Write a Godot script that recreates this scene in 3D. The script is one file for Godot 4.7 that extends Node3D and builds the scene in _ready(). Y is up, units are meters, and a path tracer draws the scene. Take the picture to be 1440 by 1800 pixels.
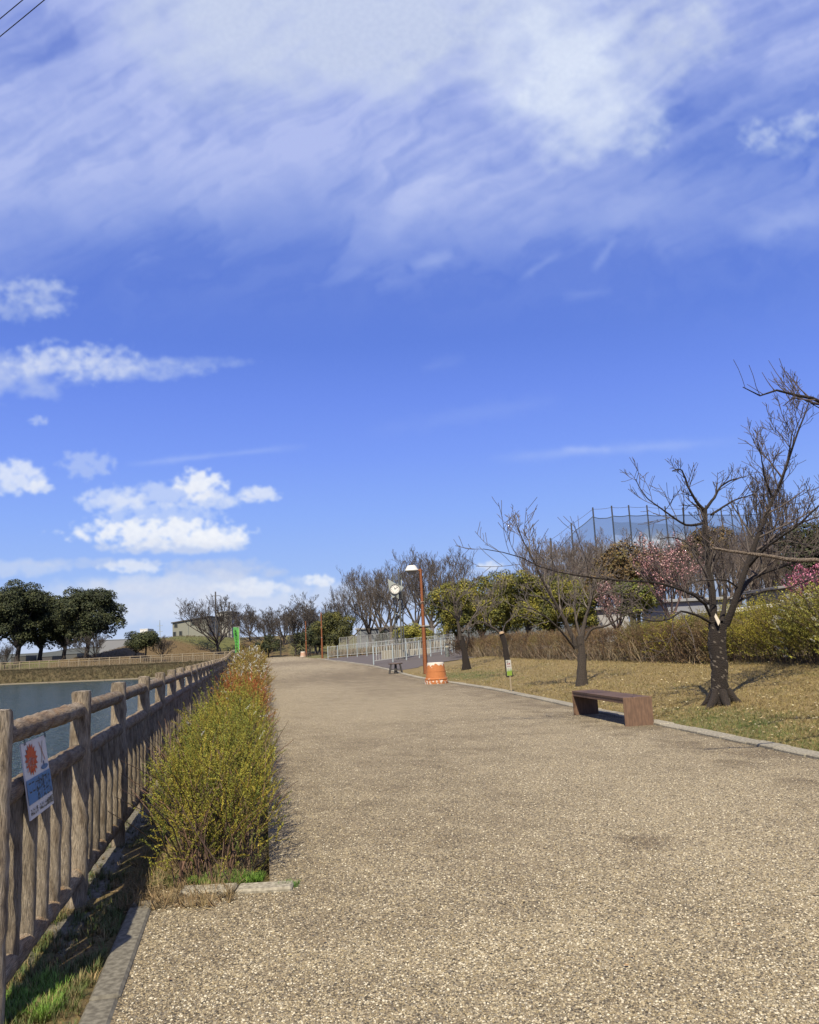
extends Node3D

const F := 1417.0          # focal length in photograph pixels (1440 x 1800)
const EYE := 1.43
const PITCH := 9.29
const ROLL := -2.8
var cam_basis := Basis()
var used := {}
var M := {}

# ------------------------------------------------------------------ geometry collector
class Geo:
	var v := PackedVector3Array()
	var n := PackedVector3Array()
	var c := PackedColorArray()
	var t := PackedVector2Array()
	var i := PackedInt32Array()
	var uv := false

	func mesh() -> ArrayMesh:
		var a := []
		a.resize(Mesh.ARRAY_MAX)
		a[Mesh.ARRAY_VERTEX] = v
		a[Mesh.ARRAY_NORMAL] = n
		if c.size() == v.size():
			a[Mesh.ARRAY_COLOR] = c
		if uv:
			a[Mesh.ARRAY_TEX_UV] = t
		a[Mesh.ARRAY_INDEX] = i
		var m := ArrayMesh.new()
		m.add_surface_from_arrays(Mesh.PRIMITIVE_TRIANGLES, a)
		return m

	func tri(a: int, b: int, d: int) -> void:
		i.append(a)
		i.append(b)
		i.append(d)

	func tube(pts: PackedVector3Array, rad: PackedFloat32Array, sides: int, col: Color, cap := false, vs := 1.0) -> void:
		var m := pts.size()
		var base := v.size()
		var dir := (pts[1] - pts[0]).normalized()
		var s := dir.cross(Vector3.UP if absf(dir.y) < 0.95 else Vector3.RIGHT).normalized()
		var len := 0.0
		var row := sides + (1 if uv else 0)
		for k in m:
			if k > 0:
				len += pts[k].distance_to(pts[k - 1])
				var e := (pts[mini(k + 1, m - 1)] - pts[k - 1]).normalized()
				s = (s - e * s.dot(e)).normalized()
				dir = e
			var w := dir.cross(s)
			for j in row:
				var ang := TAU * j / sides
				var o := s * cos(ang) + w * sin(ang)
				v.append(pts[k] + o * rad[k])
				n.append(o)
				c.append(col)
				if uv:
					t.append(Vector2(float(j) / sides, len * vs))
		for k in m - 1:
			for j in sides:
				var j2 := (j + 1) if uv else (j + 1) % sides
				var p := base + k * row + j
				var q := base + k * row + j2
				tri(p, p + row, q)
				tri(q, p + row, q + row)
		if cap:
			for e in 2:
				var ring := base + (m - 1) * row * e
				var ctr := v.size()
				var nn := (pts[1] - pts[0]).normalized() * -1.0 if e == 0 else (pts[m - 1] - pts[m - 2]).normalized()
				v.append(pts[(m - 1) * e] + nn * rad[(m - 1) * e] * 0.12)
				n.append(nn)
				c.append(col)
				if uv:
					t.append(Vector2(0.5, len * vs * e))
				for j in sides:
					v.append(v[ring + j])
					n.append(nn)
					c.append(col)
					if uv:
						t.append(Vector2(0.5 + 0.16 * cos(TAU * j / sides), len * vs * e + 0.1 * sin(TAU * j / sides)))
				for j in sides:
					if e == 0:
						tri(ctr, ctr + 1 + j, ctr + 1 + (j + 1) % sides)
					else:
						tri(ctr, ctr + 1 + (j + 1) % sides, ctr + 1 + j)

	func quad(a: Vector3, b: Vector3, d: Vector3, e: Vector3, nn: Vector3, col: Color) -> void:
		var k := v.size()
		for p in [a, b, d, e]:
			v.append(p)
			n.append(nn)
			c.append(col)
		if uv:
			for p in [Vector2(0, 0), Vector2(1, 0), Vector2(1, 1), Vector2(0, 1)]:
				t.append(p)
		if (b - a).cross(d - a).dot(nn) > 0.0:
			tri(k, k + 2, k + 1)
			tri(k, k + 3, k + 2)
		else:
			tri(k, k + 1, k + 2)
			tri(k, k + 2, k + 3)

	# a leaf: a folded diamond
	func leaf(p: Vector3, along: Vector3, face: Vector3, l: float, w: float, col: Color) -> void:
		var side := along.cross(face).normalized() * w * 0.5
		var k := v.size()
		v.append(p)
		v.append(p + along * l * 0.5 + side)
		v.append(p + along * l)
		v.append(p + along * l * 0.5 - side)
		for j in 4:
			n.append(face)
			c.append(col)
		tri(k, k + 2, k + 1)
		tri(k, k + 3, k + 2)

	# box with chamfered edges: half sizes h, chamfer b
	func box(ctr: Vector3, size: Vector3, basis := Basis(), col := Color.WHITE, b := 0.0) -> void:
		var h := size * 0.5
		b = minf(b, minf(h.x, minf(h.y, h.z)) * 0.9)
		var dirs := [Vector3.RIGHT, Vector3.LEFT, Vector3.UP, Vector3.DOWN, Vector3.BACK, Vector3.FORWARD]
		for d: Vector3 in dirs:
			var u := Vector3(d.y, d.z, d.x).abs()
			var w := Vector3(d.z, d.x, d.y).abs()
			var o := d * h
			var uu := u * ((h * u).length() - b)
			var ww := w * ((h * w).length() - b)
			quad(ctr + basis * (o - uu - ww), ctr + basis * (o + uu - ww), ctr + basis * (o + uu + ww), ctr + basis * (o - uu + ww), (basis * d).normalized(), col)
		if b <= 0.0:
			return
		for a in 3:
			for s1 in [-1.0, 1.0]:
				for s2 in [-1.0, 1.0]:
					var ax := Vector3.ZERO
					ax[a] = 1.0
					var b1 := Vector3.ZERO
					b1[(a + 1) % 3] = s1
					var b2 := Vector3.ZERO
					b2[(a + 2) % 3] = s2
					var l := ax * (h[a] - b)
					var p := b1 * h[(a + 1) % 3] + b2 * (h[(a + 2) % 3] - b)
					var q := b1 * (h[(a + 1) % 3] - b) + b2 * h[(a + 2) % 3]
					quad(ctr + basis * (p - l), ctr + basis * (p + l), ctr + basis * (q + l), ctr + basis * (q - l), (basis * (b1 + b2)).normalized(), col)
		for sx in [-1.0, 1.0]:
			for sy in [-1.0, 1.0]:
				for sz in [-1.0, 1.0]:
					var k := v.size()
					var nn := (basis * Vector3(sx, sy, sz)).normalized()
					for p: Vector3 in [Vector3(h.x, h.y - b, h.z - b), Vector3(h.x - b, h.y, h.z - b), Vector3(h.x - b, h.y - b, h.z)]:
						v.append(ctr + basis * (p * Vector3(sx, sy, sz)))
						n.append(nn)
						c.append(col)
						if uv:
							t.append(Vector2(0, 0))
					if (v[k + 1] - v[k]).cross(v[k + 2] - v[k]).dot(nn) > 0.0:
						tri(k, k + 2, k + 1)
					else:
						tri(k, k + 1, k + 2)

	# turned shape: profile of (radius, height)
	func lathe(prof: Array, sides: int, col: Color, at := Vector3.ZERO, basis := Basis()) -> void:
		for k in prof.size() - 1:
			var a: Vector2 = prof[k]
			var b: Vector2 = prof[k + 1]
			var e := (b - a).normalized()
			var base := v.size()
			for j in sides + 1:
				var ang := TAU * j / sides
				var o := Vector3(cos(ang), 0, sin(ang))
				var nn := (basis * (o * e.y + Vector3.UP * -e.x)).normalized()
				v.append(at + basis * (o * a.x + Vector3.UP * a.y))
				v.append(at + basis * (o * b.x + Vector3.UP * b.y))
				for z in 2:
					n.append(nn)
					c.append(col)
					if uv:
						t.append(Vector2(float(j) / sides, b.y if z else a.y))
			for j in sides:
				var p := base + j * 2
				tri(p, p + 2, p + 1)
				tri(p + 2, p + 3, p + 1)

# ------------------------------------------------------------------ placing
func ray(x: float, y: float) -> Vector3:
	return cam_basis * Vector3((x - 720.0) / F, -(y - 900.0) / F, -1.0)

func at(x: float, y: float, d: float) -> Vector3:
	var r := ray(x, y)
	return Vector3(0, EYE, 0) + r * (d / -r.z)

# ground point at depth d that shows in column x (row guessed near the horizon)
func col_at(x: float, d: float) -> Vector3:
	var p := at(x, 1160.0, d)
	p.y = H(p.x, d)
	return p

func tab(a: Array, s: float) -> float:
	var m := a.size()
	if s <= a[0]:
		return a[1] + (a[3] - a[1]) / (a[2] - a[0]) * (s - a[0])
	for k in range(2, m, 2):
		if s <= a[k]:
			return lerpf(a[k - 1], a[k + 1], (s - a[k - 2]) / (a[k] - a[k - 2]))
	return a[m - 1] + (a[m - 1] - a[m - 3]) / (a[m - 2] - a[m - 4]) * (s - a[m - 2])

const KERB := [-8.0, 6.85, 3.0, 5.25, 9.09, 4.33, 10.74, 4.1, 13.1, 3.76, 17.0, 3.2, 20.1, 2.8, 23.7, 2.3, 27.35, 1.61, 30.5, 0.93, 35.9, -0.2, 42.0, -1.3, 50.0, -3.2, 66.0, -6.8, 76.0, -8.6, 110.0, -15.5, 170.0, -28.0]
const RISE := [-10.0, 0.0, 34.0, 0.0, 40.0, 0.09, 48.0, 0.3, 60.0, 0.4, 110.0, 0.42, 300.0, 0.5]
const FAR_FENCE := [-120.0, 128.0, -80.0, 119.0, -57.6, 113.0, -31.6, 107.0, -22.5, 104.0]

func kerb_x(d: float) -> float:
	return (tab(KERB, d - 1.2) + 2.0 * tab(KERB, d) + tab(KERB, d + 1.2)) * 0.25

func fence_x(d: float) -> float:
	return -2.08 - 0.2045 * (d - 5.06)

func bed_x(d: float) -> float:      # right edge of the planted strip, left edge of the gravel
	if d < 5.3:
		return -1.29 - 0.215 * (d - 3.49)
	return -0.99 - 0.187 * (d - 5.36)

func sst(a: float, b: float, s: float) -> float:
	return smoothstep(a, b, s)

func rise(d: float) -> float:
	return (tab(RISE, d - 2.0) + 2.0 * tab(RISE, d) + tab(RISE, d + 2.0)) * 0.25

func H(x: float, d: float) -> float:
	var g := rise(d)
	var kx := kerb_x(d)
	var fx := fence_x(d)
	var h := g
	if x > kx:
		var r := x - kx
		var berm := 0.125 * r
		if r > 4.2:
			berm = 0.525 + 0.2 * (1.0 - exp(-(r - 4.2) / 1.6))
		var ramp := minf(0.045 * r, 0.5)
		h = g + lerpf(berm, ramp, sst(38.0, 47.0, d))
	var hill := 3.7 * sst(128.0, 152.0, d + clampf(-32.0 - x, 0.0, 14.0)) * sst(-56.0, -40.0, x) * (1.0 - sst(-16.0, 0.0, x + (d - 140.0) * 0.1)) * (1.0 - sst(190.0, 260.0, d))
	h += hill
	if x < fx - 0.25:
		var fd := tab(FAR_FENCE, x)
		if d < fd - 1.0:
			var a := sst(0.25, 4.5, fx - x)
			var b := sst(1.0, 13.0, fd - d)
			h -= (2.7 + g) * minf(a, b)
		else:
			h += 1.1 * sst(fd + 1.0, fd + 9.0, d) * (1.0 - sst(-50.0, -30.0, x))
	return h

func gp(x: float, d: float) -> Vector3:
	return Vector3(x, H(x, d), -d)

# ------------------------------------------------------------------ naming
func numbered(called: String) -> String:
	var k: int = used.get(called, 0)
	used[called] = k + 1
	return called if k == 0 else "%s_%03d" % [called, k]

func thing(called: String, label: String, category: String, where := Vector3.ZERO, turn := 0.0, group := "") -> Node3D:
	var o := Node3D.new()
	o.name = numbered(called)
	add_child(o)
	o.position = where
	o.rotation.y = turn
	o.set_meta("label", label)
	o.set_meta("category", category)
	if group:
		o.set_meta("group", group)
	return o

func part(called: String, m: Mesh, mat: Material, parent: Node3D, where := Vector3.ZERO) -> MeshInstance3D:
	var o := MeshInstance3D.new()
	o.name = called
	o.mesh = m
	o.material_override = mat
	o.position = where
	parent.add_child(o, true)
	return o

func solo(called: String, m: Mesh, mat: Material, label: String, category: String, group := "", where := Vector3.ZERO) -> MeshInstance3D:
	var o := MeshInstance3D.new()
	o.name = numbered(called)
	o.mesh = m
	o.material_override = mat
	o.position = where
	add_child(o)
	o.set_meta("label", label)
	o.set_meta("category", category)
	if group:
		o.set_meta("group", group)
	return o

func struct(called: String, m: Mesh, mat: Material) -> MeshInstance3D:
	var o := MeshInstance3D.new()
	o.name = numbered(called)
	o.mesh = m
	o.material_override = mat
	add_child(o)
	o.set_meta("kind", "structure")
	return o

func copy(o: Node3D, where: Vector3, turn: float, size: float, label := "") -> Node3D:
	var r: Node3D = o.duplicate()
	var stem := String(o.name)
	if stem.length() > 4 and stem.right(3).is_valid_int() and stem[-4] == "_":
		stem = stem.left(-4)
	r.name = numbered(stem)
	add_child(r)
	r.position = where
	r.rotation.y = turn
	r.scale = Vector3.ONE * size
	if label:
		r.set_meta("label", label)
	return r

class Swarm:      # copies of one small mesh
	var b := PackedFloat32Array()
	var count := 0
	func add(p: Vector3, x: Vector3, y: Vector3, z: Vector3, col: Color) -> void:
		b.append_array(PackedFloat32Array([x.x, y.x, z.x, p.x, x.y, y.y, z.y, p.y, x.z, y.z, z.z, p.z, col.r, col.g, col.b, 1.0]))
		count += 1
	func node(m: Mesh, mat: Material, called: String) -> MultiMeshInstance3D:
		var mm := MultiMesh.new()
		mm.transform_format = MultiMesh.TRANSFORM_3D
		mm.use_colors = true
		mm.mesh = m
		mm.instance_count = count
		mm.buffer = b
		var o := MultiMeshInstance3D.new()
		o.name = called
		o.multimesh = mm
		o.material_override = mat
		o.set_meta("kind", "stuff")
		return o

func rvec(r: RandomNumberGenerator) -> Vector3:
	return Vector3(r.randf_range(-1, 1), r.randf_range(-1, 1), r.randf_range(-1, 1))

func runit(r: RandomNumberGenerator) -> Vector3:
	var z := r.randf_range(-1, 1)
	var a := r.randf() * TAU
	var s := sqrt(1.0 - z * z)
	return Vector3(s * cos(a), z, s * sin(a))

func rng(s: int) -> RandomNumberGenerator:
	var r := RandomNumberGenerator.new()
	r.seed = s
	return r

func vary(r: RandomNumberGenerator, col: Color, by: float) -> Color:
	var k := 1.0 + r.randf_range(-by, by)
	return Color(col.r * k * (1.0 + r.randf_range(-by, by) * 0.3), col.g * k, col.b * k * (1.0 + r.randf_range(-by, by) * 0.3))

# linear colour -> material colour
func lin(r: float, g: float, b: float) -> Color:
	return Color(r, g, b).linear_to_srgb()

func noise_tex(freq: float, oct: int, ramp: Array, seed_ := 1, size := 512, kind := FastNoiseLite.TYPE_SIMPLEX_SMOOTH, ret := -1, w := 0) -> NoiseTexture2D:
	var f := FastNoiseLite.new()
	f.noise_type = kind
	f.frequency = freq
	f.seed = seed_
	f.fractal_type = FastNoiseLite.FRACTAL_FBM if oct > 1 else FastNoiseLite.FRACTAL_NONE
	f.fractal_octaves = oct
	if ret >= 0:
		f.cellular_return_type = ret
		f.cellular_jitter = 1.0
	var t := NoiseTexture2D.new()
	t.width = w if w else size
	t.height = size
	t.seamless = true
	t.seamless_blend_skirt = 0.08
	t.noise = f
	if ramp:
		var g := Gradient.new()
		var offs := PackedFloat32Array()
		var cols := PackedColorArray()
		for k in range(0, ramp.size(), 2):
			offs.append(ramp[k])
			cols.append((ramp[k + 1] as Color).linear_to_srgb())
		g.offsets = offs
		g.colors = cols
		t.color_ramp = g
	return t

func mat(col: Color, rough := 0.8, vertex := false) -> StandardMaterial3D:
	var m := StandardMaterial3D.new()
	m.albedo_color = col.linear_to_srgb()
	m.roughness = rough
	m.vertex_color_use_as_albedo = vertex
	return m

func textured(tex: Texture2D, scale: float, rough := 0.85, bump: Texture2D = null, depth := 0.5, vertex := true) -> StandardMaterial3D:
	var m := StandardMaterial3D.new()
	m.albedo_texture = tex
	m.roughness = rough
	m.vertex_color_use_as_albedo = vertex
	m.uv1_triplanar = true
	m.uv1_world_triplanar = true
	m.uv1_scale = Vector3.ONE * scale
	if bump:
		m.heightmap_enabled = true
		m.heightmap_texture = bump
		m.heightmap_scale = depth
	return m

# ------------------------------------------------------------------ sky
const CLEAR := [0.0, 203, 214, 236, 2.0, 188, 207, 240, 5.25, 160, 191, 246, 9.3, 141, 176, 249, 13.3, 125, 159, 246, 17.3, 112, 145, 237, 21.2, 99, 132, 223, 25.0, 94, 126, 216, 30.0, 98, 128, 212, 40.0, 103, 127, 207, 60.0, 82, 107, 192, 90.0, 72, 97, 182]
# clouds: x, y, half width, half height, strength, raggedness, noise scale, whiteness
const PUFFS := [
	[640, 20, 380, 160, 1.35, 0.6, 150, 0.55], [400, 80, 190, 130, 0.7, 0.7, 120, 0.6], [690, 150, 60, 50, 0.4, 0.8, 50, 0.7],
	[985, 110, 125, 150, 1.15, 0.6, 110, 0.9], [1060, 200, 110, 85, 0.8, 0.75, 80, 0.8], [1000, 265, 60, 40, 0.5, 0.9, 45, 0.75], [1130, 240, 45, 40, 0.5, 0.95, 35, 0.7],
	[1180, 45, 110, 90, 0.85, 0.8, 70, 0.55], [1130, 120, 80, 45, 0.5, 0.8, 60, 0.6],
	[1335, 238, 34, 26, 0.6, 1.1, 28, 0.7], [1412, 222, 36, 26, 0.55, 1.1, 28, 0.7], [1380, 262, 60, 16, 0.3, 1.0, 30, 0.6],
	[55, 512, 66, 24, 0.55, 1.3, 34, 0.75], [92, 542, 34, 16, 0.45, 1.0, 26, 0.85], [25, 545, 60, 22, 0.4, 1.1, 30, 0.7],
	[95, 635, 76, 30, 0.6, 1.5, 30, 0.9], [20, 660, 120, 44, 0.5, 1.2, 60, 0.75], [175, 640, 66, 32, 0.55, 1.5, 30, 0.85], [240, 650, 110, 20, 0.5, 1.0, 40, 0.8], [340, 638, 90, 11, 0.3, 1.0, 40, 0.7],
	[66, 740, 16, 9, 0.45, 1.0, 14, 0.8], [150, 818, 48, 26, 0.38, 1.1, 32, 0.8], [25, 840, 52, 34, 0.75, 0.8, 34, 0.95], [66, 856, 26, 14, 0.7, 0.9, 20, 0.9],
	[350, 852, 46, 28, 0.9, 0.95, 28, 0.97], [300, 872, 130, 24, 0.5, 1.05, 36, 0.92], [195, 880, 62, 22, 0.55, 1.0, 30, 0.95], [385, 882, 50, 14, 0.5, 0.9, 30, 0.9], [455, 869, 36, 17, 0.75, 0.8, 26, 0.93],
	[280, 906, 100, 22, 0.4, 1.05, 34, 0.95], [275, 937, 152, 28, 0.92, 0.95, 32, 0.97], [300, 962, 130, 14, 0.7, 0.8, 34, 0.7], [380, 948, 60, 22, 0.9, 0.7, 30, 0.98],
	[232, 996, 56, 13, 0.75, 0.9, 26, 0.92], [170, 990, 130, 10, 0.4, 1.0, 40, 0.6], [390, 1002, 100, 22, 0.6, 0.9, 50, 0.55], [440, 1035, 70, 18, 0.8, 0.9, 34, 0.93], [330, 1030, 190, 26, 0.65, 0.9, 60, 0.72], [230, 1055, 220, 40, 0.6, 0.7, 80, 0.7], [380, 1075, 220, 30, 0.6, 0.7, 70, 0.75],
	[560, 1021, 30, 12, 0.8, 0.9, 20, 0.95], [610, 1050, 130, 26, 0.5, 0.8, 50, 0.8], [860, 995, 24, 9, 0.7, 0.9, 16, 0.9], [850, 1004, 40, 6, 0.3, 0.9, 20, 0.6],
	[1150, 962, 95, 26, 0.95, 0.8, 36, 0.95], [1110, 985, 160, 26, 0.7, 0.8, 50, 0.85], [1300, 1010, 190, 24, 0.6, 0.9, 60, 0.8], [0, 1000, 110, 18, 0.5, 0.9, 50, 0.7],
	[-90, 930, 70, 30, 0.8, 0.9, 40, 0.9], [1530, 900, 90, 30, 0.8, 0.9, 40, 0.9]]
# thin streaks: x0, y0, x1, y1, half thickness, strength
const STREAKS := [[215, 818, 545, 783, 5, 0.28], [850, 806, 1310, 774, 8, 0.22], [985, 789, 1075, 791, 5, 0.32], [640, 760, 1000, 700, 14, 0.1], [735, 650, 820, 628, 10, 0.16], [1040, 480, 1085, 415, 7, 0.2], [905, 497, 990, 440, 7, 0.18], [985, 525, 1080, 510, 8, 0.16], [650, 430, 815, 265, 34, 0.3], [560, 505, 650, 470, 10, 0.15], [1290, 420, 1470, 365, 24, 0.4], [720, 470, 800, 445, 12, 0.4], [1000, 415, 1200, 330, 26, 0.25]]

func clear_sky(el: float) -> Vector3:
	for k in range(4, CLEAR.size(), 4):
		if el <= CLEAR[k]:
			var s: float = (el - CLEAR[k - 4]) / (CLEAR[k] - CLEAR[k - 4])
			return Vector3(lerpf(CLEAR[k - 3], CLEAR[k + 1], s), lerpf(CLEAR[k - 2], CLEAR[k + 2], s), lerpf(CLEAR[k - 1], CLEAR[k + 3], s))
	return Vector3(72, 97, 182)

func make_sky() -> ImageTexture:
	var W := 4096
	var cw := W / 6                    # 60 degrees; the pattern mirrors on round the horizon
	var na := FastNoiseLite.new()
	na.noise_type = FastNoiseLite.TYPE_SIMPLEX_SMOOTH
	na.fractal_octaves = 5
	na.frequency = 1.0
	na.seed = 5
	var nb := FastNoiseLite.new()
	nb.noise_type = FastNoiseLite.TYPE_SIMPLEX_SMOOTH
	nb.fractal_octaves = 4
	nb.frequency = 1.0
	nb.seed = 17
	var inv := cam_basis.inverse()
	var r := rng(3)
	var strip := Image.create(cw + 1, 1024, false, Image.FORMAT_RGB8)
	for row in 1024:
		var el := (row + 0.5) / 1024.0 * 90.0
		if el > 50.0 and row % 3 != 0:
			continue
		var cl := clear_sky(el)
		var me := deg_to_rad(minf(el, 62.0))
		var near := 900.0 - F * tan(me - deg_to_rad(PITCH))      # this row of sky lies about here in the picture
		var puffs := []
		for b in PUFFS:
			if absf(b[1] - near) < b[3] * 1.7 + 70.0 + absf(near - 1130.0) * 0.2:
				puffs.append(b)
		var streaks := []
		for b in STREAKS:
			if near < b[1] + 160.0 and near > b[3] - 260.0:
				streaks.append(b)
		for column in cw + 1:
			if el > 50.0 and column % 3 != 0 and column != cw:
				continue
			var az := deg_to_rad((column + 0.17) / cw * 60.0 - 30.0)
			var q := inv * Vector3(sin(az) * cos(me), sin(me), -cos(az) * cos(me))
			var x := 720.0 + F * q.x / -q.z
			var y := 900.0 - F * q.y / -q.z
			var c := cl
			# high thin veil with fibrous streaks that run up to the right
			var u := (x * 0.80 - y * 0.60) / 330.0
			var w := (x * 0.60 + y * 0.80) / 120.0
			var warp := na.get_noise_2d(x / 260.0, y / 200.0)
			var fib := nb.get_noise_2d(u + warp * 0.5, w + warp * 0.9)
			var soft := na.get_noise_2d(x / 420.0 + 7.0, y / 300.0 + 3.0)
			var fine := nb.get_noise_2d(x / 70.0, y / 45.0)
			var silk := nb.get_noise_2d((x * 0.86 - y * 0.5) / 520.0 + warp * 0.25, (x * 0.5 + y * 0.86) / 46.0 + warp * 0.5)
			var edge := 500.0 + 45.0 * warp - 22.0 * sin(x / 170.0) + 30.0 * exp(-x / 160.0)
			var cover := 1.0 - sst(edge - 210.0, edge + 25.0, y + 50.0 * fib + 40.0 * silk)
			var gap := exp(-pow((x - 1290.0) / 260.0, 2.0) - pow((y - 245.0) / 110.0, 2.0)) * 0.55 + exp(-pow((x - 60.0) / 130.0, 2.0) - pow((y - 60.0) / 70.0, 2.0)) * 0.5
			var thick := clampf(0.87 + 0.30 * fib + 0.20 * soft + 0.30 * silk + 0.08 * fine - gap - 0.18 * sst(600.0, 1300.0, x), 0.03, 1.0)
			var a := cover * thick * 0.86
			a = maxf(a, 0.10 * (1.0 - sst(480.0, 620.0, y)) * (0.7 + fib))
			c = c.lerp(Vector3(189, 200, 243), clampf(a, 0.0, 0.95))
			for s in streaks:
				if y > s[1] + 60.0 or y < s[3] - 60.0:
					continue
				var p0 := Vector2(s[0], s[1])
				var e := Vector2(s[2], s[3]) - p0
				var k := clampf((Vector2(x, y) - p0).dot(e) / e.length_squared(), 0.0, 1.0)
				var dist := (Vector2(x, y) - p0 - e * k).length() / (float(s[4]) * (1.0 + 0.6 * fine))
				if absf(dist) < 2.2:
					c = c.lerp(Vector3(205, 215, 248), exp(-dist * dist) * float(s[5]) * (1.0 - pow(absf(k * 2.0 - 1.0), 3.0)) * (0.8 + 0.7 * fib))
			# heaped clouds
			var av := 0.0
			var light := 0.0
			for b in puffs:
				var dx: float = (x - b[0]) / b[2]
				if absf(dx) > 1.7:
					continue
				var dy: float = (y - b[1]) / b[3]
				if absf(dy) > 1.7:
					continue
				if dy > 0.0:
					dy *= 1.12
				var sc: float = b[6]
				var e: float = 1.0 - dx * dx - dy * dy + b[5] * 1.15 * na.get_noise_2d(x / sc + b[0] * 0.01, y / (sc * 0.8) + b[1] * 0.013)
				var wide := 1.0 - sst(650.0, 800.0, y)
				var m: float = sst(-0.32 - 0.45 * wide, 0.85 + 0.75 * wide, e) * b[4] * (1.0 + wide * (0.25 * fine + 0.2 * silk))
				if m > 0.005:
					var wh: float = b[7] * (1.0 - 0.16 * sst(-0.2, 1.0, dy) * sst(0.3, 1.2, e)) + 0.1 * na.get_noise_2d(x / 14.0, y / 11.0) * sst(0.2, 0.9, m)
					light = (light * av + wh * m) / (av + m)
					av = 1.0 - (1.0 - av) * (1.0 - minf(m, 0.98))
			if av > 0.004:
				var tone := Vector3(184, 196, 226).lerp(Vector3(247, 249, 253), clampf(light * 1.6 - 0.6, 0.0, 1.0))
				if y < 420.0:
					tone = Vector3(190, 202, 232).lerp(Vector3(224, 234, 252), clampf(light * 2.0 - 0.9, 0.0, 1.0))
				c = c.lerp(tone, minf(av, 0.97))
			var dither := r.randf() - 0.5
			var col := Color((c.x + dither) / 255.0, (c.y + dither) / 255.0, (c.z + dither) / 255.0)
			if el > 50.0:
				strip.fill_rect(Rect2i(column, 1023 - row - 2, 3, 3), col)
			else:
				strip.set_pixel(column, 1023 - row, col)
	var im := Image.create(W, 2048, false, Image.FORMAT_RGB8)
	im.fill(Color(0.42, 0.42, 0.40))
	var other: Image = strip.duplicate()
	other.flip_x()
	# straight ahead (-Z) lies at the left and right border of a panorama
	for k in range(0, 7):
		im.blit_rect(strip if k % 2 == 0 else other, Rect2i(0, 0, cw + 1, 1024), Vector2i(roundi(W * k / 6.0) - cw / 2, 0))
	return ImageTexture.create_from_image(im)

func set_camera_and_light() -> void:
	var cam := Camera3D.new()
	cam.name = "camera"
	add_child(cam)
	cam.position = Vector3(0, EYE, 0)
	cam.basis = cam_basis
	cam.fov = rad_to_deg(2.0 * atan(900.0 / F))
	cam.near = 0.05
	cam.far = 4000.0
	cam.current = true
	var e := Environment.new()
	e.background_mode = Environment.BG_SKY
	var s := Sky.new()
	var pm := PanoramaSkyMaterial.new()
	pm.panorama = make_sky()
	s.sky_material = pm
	e.sky = s
	e.tonemap_mode = Environment.TONE_MAPPER_LINEAR
	e.tonemap_exposure = 1.8
	e.background_energy_multiplier = 1.0 / 1.8
	e.sdfgi_enabled = true
	e.ssao_enabled = true
	e.ssil_enabled = true
	var we := WorldEnvironment.new()
	we.environment = e
	add_child(we)
	var sun := DirectionalLight3D.new()
	sun.name = "sun"
	sun.light_energy = 1.6
	sun.light_color = Color(1.0, 0.945, 0.83)
	sun.light_angular_distance = 0.53
	sun.shadow_enabled = true
	add_child(sun)
	sun.look_at_from_position(Vector3.ZERO, Vector3(0.14, -1.0, -0.8), Vector3.UP)

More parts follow.
